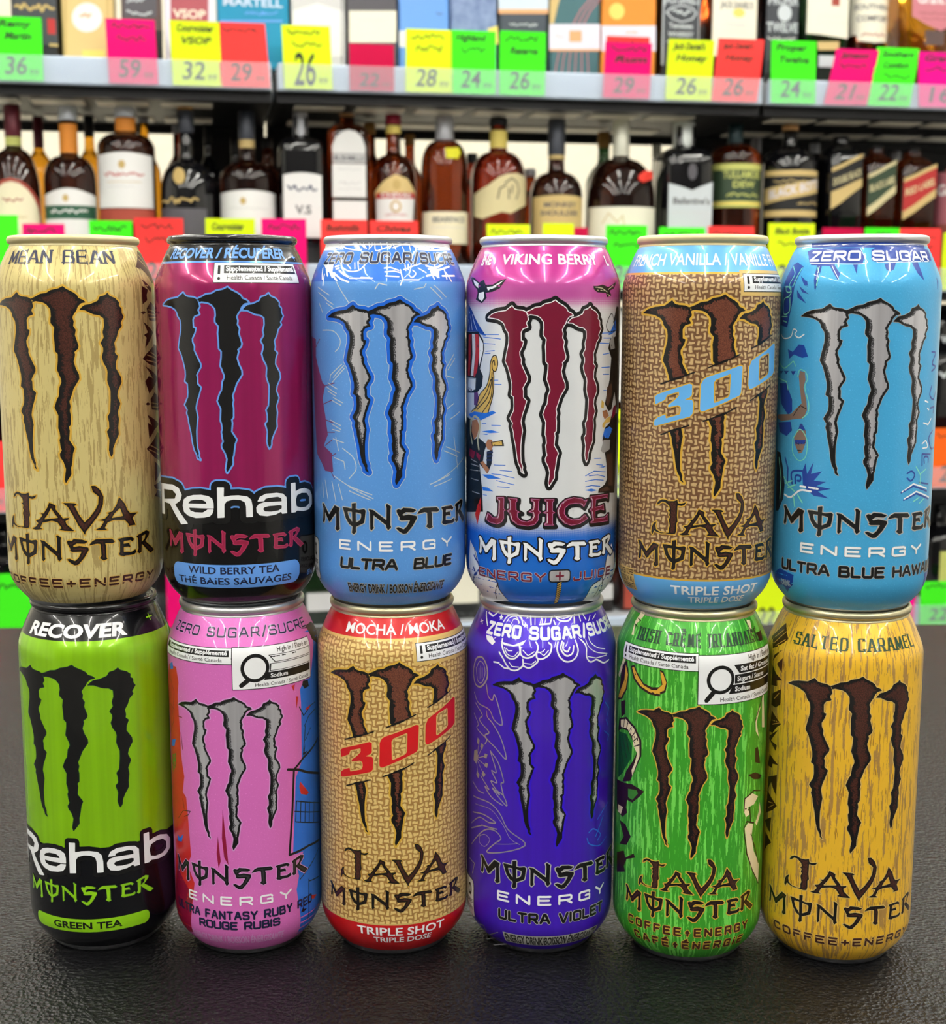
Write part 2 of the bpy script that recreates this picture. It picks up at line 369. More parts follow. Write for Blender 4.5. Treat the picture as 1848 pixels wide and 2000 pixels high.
def body_material(key, base, kind, bands=(), sw=.24, metal=.15, rough=.3, second=None, extra=None, coat=.42):
    m = mat('print_' + key, base, rough, metal, coat=coat); t = NT(m); u, v = t.uvmm()
    col = lin(base)
    if kind == 'wood':
        vec = t.comb(t.math('MULTIPLY', u, .62), t.math('MULTIPLY', v, .05)); w = t.noise(t.comb(t.math('MULTIPLY', u, .09), t.math('MULTIPLY', v, .03)), 1.0, 1)
        a = t.noise(vec, 1.15, 2.5, .55); fine = t.noise(t.comb(u, t.math('MULTIPLY', v, .35)), 2.2, 2)
        s = t.math('ADD', t.math('MULTIPLY', a, .72), t.math('ADD', t.math('MULTIPLY', w, .22), t.math('MULTIPLY', fine, .12)))
        col = t.mix(t.step(s, .572, .01), col, lin(second)); line = t.step(t.noise(t.comb(t.math('ADD', u, 37.0), t.math('MULTIPLY', v, .07)), 1.7, 1), .655, .01)
        col = t.mix(t.math('MULTIPLY', line, .85), col, lin(extra or second))
    elif kind == 'weave':
        ju = t.math('ADD', u, t.math('MULTIPLY', t.math('SUBTRACT', t.noise(t.comb(u, v), .22, 2), .5), 2.6)); jv = t.math('ADD', v, t.math('MULTIPLY', t.math('SUBTRACT', t.noise(t.comb(v, u), .25, 2), .5), 2.4))
        p = 2.5; a = t.math('DIVIDE', ju, p); b = t.math('DIVIDE', jv, p)
        par = t.math('MODULO', t.math('ADD', t.math('ADD', t.math('FLOOR', a), t.math('FLOOR', b)), 1000.0), 2.0)
        fa = t.math('ABSOLUTE', t.math('SUBTRACT', t.math('FRACT', a), .5)); fb = t.math('ABSOLUTE', t.math('SUBTRACT', t.math('FRACT', b), .5))
        hz = t.math('SUBTRACT', 1.0, t.step(fb, sw, .07)); vt = t.math('SUBTRACT', 1.0, t.step(fa, sw, .07))
        st = t.math('ADD', t.math('MULTIPLY', par, hz), t.math('MULTIPLY', t.math('SUBTRACT', 1.0, par), vt))
        fib = t.noise(t.comb(u, v), 1.6, 3, .7); st = t.math('MULTIPLY', st, t.math('ADD', .45, fib), clamp=True)
        ground = t.mix(t.noise(t.comb(u, v), .5, 2), lin([c * .82 for c in base]), lin([min(255, c * 1.15) for c in base])); col = t.mix(st, ground, lin(second))
    elif kind == 'speck':
        s = t.step(t.noise(t.comb(u, v), 1.3, 2), .66, .03); col = t.mix(t.math('MULTIPLY', s, .3), col, lin([min(255, c + 45) for c in base]))
    elif kind == 'sheen':
        s = t.noise(t.comb(u, t.math('MULTIPLY', v, .01)), .25, 2); col = t.mix(s, lin([c * .88 for c in base]), lin([min(255, c * 1.1) for c in base]))
    for lo, hi, c, soft in bands:
        f = t.math('MULTIPLY', t.step(v, lo, soft), t.math('SUBTRACT', 1.0, t.step(v, hi, soft)))
        if soft > 1:  # printed halftone: fine diagonal dots
            d = t.math('MULTIPLY', t.math('SINE', t.math('MULTIPLY', t.math('ADD', u, v), 7.0)), t.math('SINE', t.math('MULTIPLY', t.math('SUBTRACT', u, v), 7.0)))
            f = t.step(t.math('ADD', f, t.math('MULTIPLY', d, .22)), .5, .25)
        col = t.mix(f, col, lin(c))
    t.t.links.new(col, t.b.inputs['Base Color'])
    if kind in ('speck',): t.bump(t.noise(t.comb(u, v), 1.1, 1), .12, .0004)
    return m
BM = {
 'C1': body_material('oat', (208, 192, 128), 'wood', second=(172, 152, 96), extra=(160, 136, 84)),
 'C2': body_material('berry', (150, 28, 88), 'sheen', [(-5, 46, (12, 12, 14), .1), (146.2, 160, (14, 14, 17), .1), (145.4, 146.2, (95, 150, 225), .08)], metal=.35, rough=.22),
 'C3': body_material('ultrablue', (88, 150, 222), 'speck', [(138.2, 160, (36, 112, 212), .12)], rough=.36),
 'C4': body_material('viking', (228, 232, 236), 'flat', [(128.5, 170, (190, 84, 160), 5.0), (138.5, 170, (184, 44, 138), 4.5), (-40, 36.5, (28, 108, 210), 5.0)], metal=.2, rough=.22),
 'C5': body_material('vanilla', (112, 78, 50), 'weave', sw=.2, bands= [(-5, 16.2, (98, 172, 232), .08), (16.2, 17, (212, 168, 62), .06), (141.8, 160, (98, 172, 232), .08), (141, 141.8, (212, 168, 62), .06)], second=(204, 174, 124)),
 'C6': body_material('hawaii', (66, 164, 216), 'speck', rough=.34),
 'D1': body_material('lime', (138, 198, 18), 'sheen', [(-5, 51.5, (14, 15, 20), .1), (142.7, 160, (14, 14, 18), .1)], metal=.3, rough=.24),
 'D2': body_material('ruby', (218, 112, 192), 'speck', rough=.38),
 'D3': body_material('mocha', (166, 124, 66), 'weave', [(-5, 17.9, (196, 24, 30), .08), (17.9, 18.6, (206, 180, 110), .06), (144.6, 160, (196, 24, 30), .08), (143.6, 144.6, (224, 190, 110), .06)], second=(230, 202, 130)),
 'D4': body_material('violet', (66, 28, 186), 'sheen', metal=.25, rough=.3),
 'D5': body_material('irish', (58, 156, 40), 'wood', second=(116, 216, 88), extra=(96, 200, 72)),
 'D6': body_material('caramel', (236, 186, 48), 'wood', second=(172, 132, 70), extra=(150, 104, 40))}
def stipple(key, a, b, thr=.5):
    m = ink(key, a); t = NT(m); tc = t.n('ShaderNodeTexCoord').outputs['Object']; n = t.step(t.noise(tc, 2600, 2, .7), thr, .06)
    t.t.links.new(t.mix(n, lin(a), lin(b)), t.b.inputs['Base Color']); return m
BROWN = stipple('claw_brown', (42, 19, 15), (80, 42, 31)); BROWNL = stipple('claw_brown_light', (80, 40, 28), (112, 64, 46))
CLAWB = ink('claw_black', (14, 14, 15)); SHADE = stipple('claw_shade', (40, 40, 44), (150, 150, 155), .55)
t = NT(FOIL); tc = t.n('ShaderNodeTexCoord').outputs['Object']; mp = t.n('ShaderNodeMapping'); mp.inputs['Scale'].default_value = (260, 260, 6); t.t.links.new(tc, mp.inputs[0])
t.t.links.new(t.mix(t.noise(mp.outputs[0], 1.0, 2), lin((150, 148, 156)), lin((246, 246, 250))), t.b.inputs['Base Color'])  # upright streaks of metal sheen painted into the foil's base colour
METAL = {'silver': mat('can_silver', (205, 206, 208), .36, .85), 'gold': mat('can_champagne', (204, 196, 160), .36, .85), 'black': mat('can_black', (20, 20, 22), .25, .3, coat=.5), 'beige': mat('can_beige', (205, 194, 150), .45, .5)}
BASEM = mat('can_base', (190, 192, 196), .3, 1.0)
CLAW = polys("-29.4,128.5 -26.6,130.1 -23.5,130.9 -19.3,131.4 -16.3,133.4 -15.2,132.1 -13.7,131.7 -11.3,131.5 -9.8,130.8 -9,130.1 -9.2,129.2 -8.8,127.9 -9.8,126.5 -9,124.9 -11.2,124.2 -12.1,122.8 -12,119.4 -10.9,119.1 -11.4,117.3 -12.7,115 -12.6,113.5 -11.8,111.8 -12,110.3 -10.7,107.7 -9.1,104.6 -9.2,103.4 -10.4,101.6 -11.2,100.1 -10.8,99.4 -10.8,96.5 -9.3,95.2 -10.3,92.1 -11.3,89.4 -11.9,86.7 -11.1,82.9 -11.4,81.4 -11.7,79 -11.9,77.2 -11.9,73.1 -11.7,70.1 -10.9,68.1 -11.1,66.9 -10.3,65.4 -11.6,66.2 -11.7,67.4 -12.9,69.5 -13.5,71.8 -14.2,76.6 -15.2,80.7 -15.3,82.2 -16.1,84.5 -15.7,86 -17.1,87.9 -15.3,91.1 -15.1,93.1 -15.3,96.7 -16.6,97.5 -16.1,100 -16.2,102.1 -17.2,105.9 -18.2,108.8 -19.6,111.1 -18.8,114.6 -17.9,118.2 -17.8,120.5 -18.1,122.5 -19.6,124.3 -19.8,125.4 -20.8,126.7 -23.4,127.9 -26.4,128.3;-9.8,130.8 -7.7,131.7 -5.8,132.7 -3.4,133 -1.6,134.1 1.3,134.7 3,135.6 4.2,134.6 6.7,133.3 8.1,132.3 8.7,131.1 10.4,130.4 11.3,129.5 9.5,129.1 8.3,127.9 8,127.1 7.7,126.4 6.8,125.2 6.1,123.8 6.6,122.3 6.3,120.6 7.2,119.1 6.8,117.1 7.4,115.1 8,113 7.7,111.9 6.3,110.7 6.6,109.8 5.9,107.2 6.6,104.6 7.7,102.2 7.8,100.5 7,99.2 5.5,96.9 4.6,94.2 3.7,91.9 4.1,90.1 3.7,88.4 4,86.9 3.9,83 3.1,82.2 3.4,80.7 3,77.2 4.1,75.4 5,73.9 4.3,72.1 4,70 3.6,67.3 3.3,66.5 3.3,63.8 1.9,61.7 1,60.3 0.6,61.7 1.1,64.7 1.3,65.9 0.5,68.6 -0.7,70.6 -0.8,71.8 -0,73.2 -0.4,74.5 -0.7,77.2 -0.3,78 -0.6,80.7 -1,81.6 -0.7,86.6 -2.1,89.7 -1,92.8 -0.2,94 0.2,97.5 1,99.2 1,100.2 -0.1,103.2 -0.5,104 0,107.5 0.1,110 -0.9,111 -1,114.8 -1.2,117.1 -0.8,120 -2.2,121.7 -2.2,123.2 -1.9,124.3 -2,126.1 -2.1,126.9 -3.5,128.7 -5,129.5 -7.8,129.9 -9.2,129.5;8.7,126.6 9.8,127.8 10.7,128.5 13,128.9 15.8,130.1 16.6,131.7 18.6,132.2 19.8,133.2 20.6,132 22.9,131.1 24.6,129.5 24.4,128.2 25.6,127.2 25.6,125.4 26.5,124.1 24.9,121.6 25.5,120.5 23.8,118.7 23.1,116.4 21.8,114 22.2,111.7 21.9,110.2 23.2,109 22.3,106.7 22.1,104.3 23.2,102.5 24.2,100.7 24.4,98.8 22.7,95.6 22.3,93.5 23.5,90.5 22.2,87.3 22.6,84.5 22.2,81.3 22.3,78.6 20.9,76 19.7,73.3 19.6,71.2 18.8,69.8 18.3,71 17.9,72.8 18.3,76.7 17.4,80 18.4,81.2 18.4,83.6 17.9,85.7 19,87.4 19.4,92.1 19.5,95.7 18.5,98.7 18.3,99.7 18.6,102.9 18.3,104.4 17.1,106.5 16.5,108.8 17.2,110.9 17.2,112.3 16.2,114.1 17.6,116.2 17.2,118.2 17.9,120.5 17.8,123.4 16.2,124.6 14.1,124.9 12.1,125.8 10.8,126.5")
MONS = polys("-32.1,31 -31,31.2 -27.6,27.2 -24.2,31.1 -21.9,30.4 -22.3,28.9 -22,23.1 -21.9,22.6 -23.1,21.8 -23.9,22.5 -23.4,23.6 -23.4,28.9 -26.6,25.6 -26.4,25.4 -27.6,24.8 -28,25.4 -30.4,28.6 -30.5,25.1 -31.1,24 -31.8,24.4 -31.4,26.4 -31.2,29.2;-20,30.8 -18.1,30.8 -16,30.5 -16,29.7 -17.8,29.7 -18.2,29.4 -17.6,27.3 -16,25.4 -15.8,24.1 -17.2,24.8 -18.7,26.9 -19.4,29.2;-14.7,30.4 -13.3,30.2 -11.2,30.6 -10.7,30.2 -11.1,27.1 -11.4,25.6 -14.6,24 -14.7,25.2 -12.6,26.4 -12.2,27.8 -12.2,29.1 -14.7,29.6;-16,32.5 -14.6,32.8 -14.7,30.3 -14.7,23.5 -14.7,21.9 -15.5,21.2 -16.1,21.6 -15.8,23.4 -16,30.6;-9.2,30.6 -7.7,30.4 -2.6,26.4 -2.5,31.5 -2.8,32.5 -2.4,32.7 -1.2,31.8 -1.4,30.9 -1.5,24.8 -1.2,24.1 -2.1,23.2 -2.6,23.9 -2.7,24.9 -7.7,28.9 -7.9,24.2 -7.6,23.9 -8.4,23 -8.7,23.4 -8.7,24.9 -8.7,29.7;1.1,30.4 1.7,30.7 2.7,30.4 3.5,31.2 6.4,30.9 8.2,30.2 7.3,29.6 4.4,29.8 2.9,28.8 3.4,28.2 5.4,28.6 8.4,27.9 8.5,27.1 6.8,24.3 4.6,21.8 3.4,21.7 2.1,22.5 0.9,23.7 1.7,23.9 3.6,23 5,24.2 6.3,26.7 2.7,26.7 2.1,27.1 2.3,27.6 1.2,29.7;9,28.9 10,30.1 11.4,30.8 17.2,30.5 18.1,29.5 17.4,29.1 14.4,29.4 14.8,28.3 14.8,23.8 15.1,23.4 13.9,22.9 12.6,23.8 13.2,24.6 13,29.1 11.8,29.4 10,29.1;19.6,30.2 21.5,30.4 24.9,30.4 26.2,29.5 25.5,28.8 24.8,29.4 21.7,29.4 21.5,28.1 23.9,28.2 24.4,26.8 23.7,27.1 21.6,27.2 21.5,25.1 25,24.7 26.7,25.4 27.1,24.5 25.9,23.8 22.3,23.9 21.6,23.7 20.3,24.1 19.8,24.6 20.2,25.2 20.4,29.1;27.6,30.2 28.4,30.7 32.6,31.8 34.4,31.1 34.1,30.1 31.7,27.9 37.1,23.9 35,23 33.3,24.2 30.2,27.1 29.9,27.6 31.7,28.8 32.5,30.7 30,30.2 29.9,27.4 29.6,24.2 28.6,23.8 27.7,24.6 28.3,25.4 28.3,29.6")
JAVA = polys("-29.3,47 -28.7,48.4 -26.9,49.5 -25.4,49.5 -24,49 -21.6,49.1 -20.1,49.7 -19.9,48.3 -18.5,48.2 -16.4,48.9 -17.2,47.6 -18.4,47.2 -20,47.4 -20.1,42.9 -19.8,40.6 -20.4,39.7 -20.3,37 -20.7,35.5 -22,35.1 -25.1,35.3 -27,35.1 -29.2,35.6 -30.2,36.1 -31.1,34.3 -31.7,35.2 -31.5,37.4 -30.6,39.2 -29.2,40 -29.7,38.3 -29.3,36.6 -27.4,35.6 -25.5,35.5 -23.5,35.7 -23.6,37.5 -23.1,38.6 -23.7,41.1 -23.1,42.5 -23.6,43.1 -23.2,44.4 -24.2,45.1 -23.2,45.5 -23.6,47 -25.4,48.4 -26.9,48.5 -28.2,47.4;-11.3,46.1 -9.7,45.4 -8.8,44.9 -8.9,43.4 -7.2,41.2 -6.3,39.8 -4,40.1 -4.2,39.4 -5.4,38.7 -5,37.4 -3.7,36.1 -2.2,34.6 -5.8,34.8 -7.9,35.2 -6.9,35.9 -8.4,38.2 -10.5,38.8 -14.4,37.9 -15.4,35.8 -14.3,35.3 -17.6,34.9 -19.2,35.3 -17.3,36.2 -16.2,37.6 -17.4,38.7 -15.6,39.2 -14.2,41 -15.3,41.6 -13.7,41.7 -12.1,44.1;-10.7,43.9 -9.2,41.4 -8.1,40 -13.7,39.2 -12,41.4;-6.2,46 -3.7,46 -1.7,45.8 -0.8,45 -1.9,44.8 -1.3,43.5 -0.3,41.2 1.5,38.1 3.5,40 5.6,42.9 6.7,45.1 7,48.2 4.9,50.1 4.4,52.6 6,52.5 7.6,50.8 8.8,48 8.5,44.9 7.3,41.6 5.8,39.4 3.3,36.1 1.7,34.1 1.6,32.7 0.8,34.3 -0.8,37 -2.8,41.5 -4.4,44.5;14.8,47.3 17.2,44.3 18.1,41.8 19.3,40.3 22.9,40.1 21.1,39.1 20.3,38.1 21.7,35.2 18.3,35.1 18.5,35.8 16.8,37.8 12.5,38.2 10,37.5 8.8,35.3 9.9,34.4 6.8,34.6 5.2,34.9 7.2,35.6 8.7,38 6.6,38.6 9,39.1 10.6,40.8 9.8,41.3 11.9,41.8 13.6,44.2;15,42.8 16.2,39.5 11.6,39.1 12.8,40.9")
N300 = polys("-22.9,94.5 -21.5,95.6 -8.4,100.2 -7.3,99.8 -7.3,95.8 -8.2,94.7 -10.2,93.7 -7.2,93.7 -6.7,92.5 -6.9,88.2 -7.9,87 -21.8,82.7 -22.9,82.8 -22.8,84.8 -21.1,86.2 -17.9,87.5 -17.6,85.9 -12,87.7 -11.5,89.1 -11.6,90.8 -12.7,91.5 -16.7,90.5 -16.9,91.2 -14.1,93.4 -12.4,95.3 -12.4,97 -17.4,95.4 -18.2,93.4 -22.5,91.4;-3.9,100 -2.9,102 -1.3,103 11.6,107.4 12.8,107.1 12.9,106.5 12.5,96.6 11.7,95.4 9.8,94.6 -2.7,89.2 -3.6,89.2 -4.1,90;1.1,100.7 1.9,102 7.6,104.2 7.9,103.7 7.6,95.8 6.9,94.8 1.8,92.6 1.2,92.8;16,106.7 17.1,109.2 19.3,110.5 31.8,116.2 32.7,115.3 32.7,104.5 31.2,103.2 28.6,102.2 17.8,98.1 16.4,98 15.8,99.5;21.3,109.8 22.5,110.9 27.2,112.2 27.7,111.8 27.9,104.4 26.8,103.3 21.6,101.1 21.2,101.8")
SLASH = polys("-20.4,99.7 -15.8,101.5 -11.8,102.8 -6.4,104.9;-1.3,106.6 1.3,107.9 6.4,109.7 11.8,112;16.8,114.2 20.5,115.7 25,117.7 30.2,119.7;-19.9,79.1 -15.7,80.8 -11.7,82.1 -8,83.5;-2.9,85.1 1.8,86.8 6.6,88.6 10.8,90.8;16.9,93.1 20,94.7 24.9,96.7 29.9,99.4")
REHAB = polys("-39.6,53.4 -26.4,54.1 -22.2,53 -20.4,50.2 -21.3,47.8 -24.9,45.8 -17.3,38.3 -21.2,37.7 -29.1,45.7 -35,45.8 -34.9,40.5 -40,40.1 -39.8,46.9;-35,51.3 -26.6,51.7 -24.1,50.2 -25.1,48.2 -34.8,47.1;-20.1,45.7 -19.4,48.4 -17.4,49.8 -14.3,50.6 -10.5,50.9 -7.3,50.5 -5.6,49.5 -5,47.6 -5,45.3 -16.6,45.2 -15.9,44 -13.7,43.4 -9.9,43.5 -8.3,44.4 -7.7,44.9 -5,45 -5.6,43.2 -6.8,42 -9.2,41.4 -13.3,41 -17,41.7 -19.4,43.1;-17,46.9 -15.8,48.1 -13.5,48.7 -10.1,48.8 -8.5,48.1 -8,47.2;-3.4,54.2 -0.5,54.2 -0.7,50.3 2.1,50.8 5.3,50.9 8.9,50.3 10.5,48.8 11,46 11,41.6 8.3,41.6 8.3,46.1 7.8,47.9 6,48.9 3.1,49.1 0.5,48.4 -0.5,47 -0.6,41.6 -3.5,41.4;13,47.9 14.1,49.9 16.8,51 21.7,51 24.7,50.4 26.5,48.7 26.7,41.9 24.1,41.9 23.6,42.8 21,41.9 17,41.5 13.9,42.1 12.6,43.6 12.5,45.5 13.6,46.9 15.9,47.5 24,47.2 23.8,48.6 22.1,49.3 17.9,49.2 16.4,48.8 16,47.9;15.4,44.6 15.9,45.3 17.9,45.7 22.8,45.7 24,45.4 23.9,44.2 22.3,43.5 19,43.3 16.2,43.6;29,54.4 31.8,54.4 31.8,50.6 34,51.3 38,51.4 43.1,49.9 45.8,47.2 45.6,43.4 41.7,41.6 37,41.5 32.6,42.3 31.4,41.7 29,41.8;31.8,46.8 32.7,48.9 35.8,49.5 39.9,49 42.4,46.9 42.3,44.3 39.2,43.1 35,43.3 32.3,44.2")
JUICE = polys("-21.7,49.2 -17.9,49.5 -17.7,48.3 -17.9,44.7 -16.9,43.9 -17.9,43.3 -17.8,40.3 -19,38.5 -21.4,37.4 -24.9,37.7 -28,38.9 -26.6,42.2 -24.9,41.5 -23.6,40.4 -21.4,40.5 -20.8,42.4 -20.8,43.8 -20.6,47.5 -21.7,48.1;-16.2,49.4 -11.7,49.2 -11.8,47.8 -12.3,47.4 -12.2,44.4 -10.2,43.3 -11.6,43.1 -11.6,41.4 -10.2,40.1 -7.8,39.7 -6.1,40.4 -5.3,42 -5.5,43.3 -7.5,43.6 -5.5,45 -5.3,47.7 -6.3,48.4 -6.3,49.4 -2.2,49.3 -2.7,48.1 -2.8,44.7 -1.8,43.7 -2.8,42.7 -2.8,40.3 -4.4,38.3 -7.4,37.5 -11.9,38 -14.6,39.8 -15.4,42.5 -16.9,43.8 -15.4,44.5 -15.4,47.6 -16,48.2;-0.8,49.3 3.7,49.3 3.5,48.1 3,47.8 3,44.4 4.2,43.5 3.1,42.9 3.1,39 3.8,38 -0.7,38 -0.6,39 0.1,39.5 0.2,42.9 -1.6,43.5 0.2,44.4 0.2,47.8 -0.7,48.3;4.7,44.7 5.9,47 8.3,49 11.9,49.8 15.7,49.1 17.3,48.1 19,48.7 16.9,45.1 14.9,46.6 12.7,46.9 10.1,46.7 8.3,45.3 8,43.2 9.1,41.5 11.6,40.4 14.7,40.5 17.4,42.4 19.1,40.2 17.4,39.3 14.7,38.1 10.9,37.7 7.7,38.9 5.6,41 4.8,43;20,49.8 32,49.6 31.8,47.1 30.1,48 23.5,47.8 23.1,44.9 26.1,45 28.3,45.6 29,42.6 26.1,43.3 23.1,42.9 23.2,40 29.1,39.8 32,41.2 32.1,37.7 20.4,38 20,38.8 21.3,39.3 20.8,42.8 19.5,43.9 20.8,44.8 20.9,47.5 20,48.6")
M_CLAW = {'C1': [1.061, 0.727, 1.071, -9.158], 'C3': [1.009, 3.427, 1.002, -5.081], 'C4': [0.925, 0.394, 1.011, -6.487], 'C5': [1.099, 0.837, 1.085, -14.098], 'C6': [1.015, -3.882, 1.015, -6.183], 'D1': [1.133, -5.0, 0.975, 0.728], 'D2': [0.9, -1.789, 0.898, -1.937], 'D3': [1.045, 1.532, 1.079, -11.143], 'D4': [0.973, 4.695, 1.02, -8.253], 'D5': [0.875, -4.814, 0.89, -2.582], 'D6': [1.016, -4.147, 1.027, -7.603], 'C2': [1, 0, 1, 0]}
M_MONS = {'C1': [1.133, 0.076, 1.139, -3.612], 'C2': [0.964, 0.678, 0.966, 4.421], 'C3': [1.117, 3.35, 1.11, 10.877], 'C5': [1.031, 1.843, 1.068, -2.025], 'C6': [1.139, -3.733, 1.068, 11.864], 'D1': [0.894, -2.654, 0.939, 5.235], 'D2': [0.988, -2.182, 1.001, 12.733], 'D3': [1.003, 0.758, 0.929, 3.726], 'D4': [1.1, 4.148, 1.078, 10.638], 'D5': [0.931, -5.694, 1.004, 1.036], 'D6': [1.11, -6.021, 1.089, -2.97], 'C4': [1, 0, 1, 0]}
M_JAVA = {'C1': [1.109, 6.946, 1.047, -0.845], 'C5': [0.985, 6.879, 0.989, 0.698], 'D3': [0.959, 6.472, 0.968, 3.461], 'D5': [0.853, -0.589, 0.877, 4.724], 'D6': [1, 0, 1, 0]}
M_300 = {'C5': [1.024, -0.607, 1.002, -3.07], 'D3': [1, 0, 1, 0]}
M_REHAB = {'D1': [1.01, -2.971, 1.092, -5.11], 'C2': [1, 0, 1, 0]}
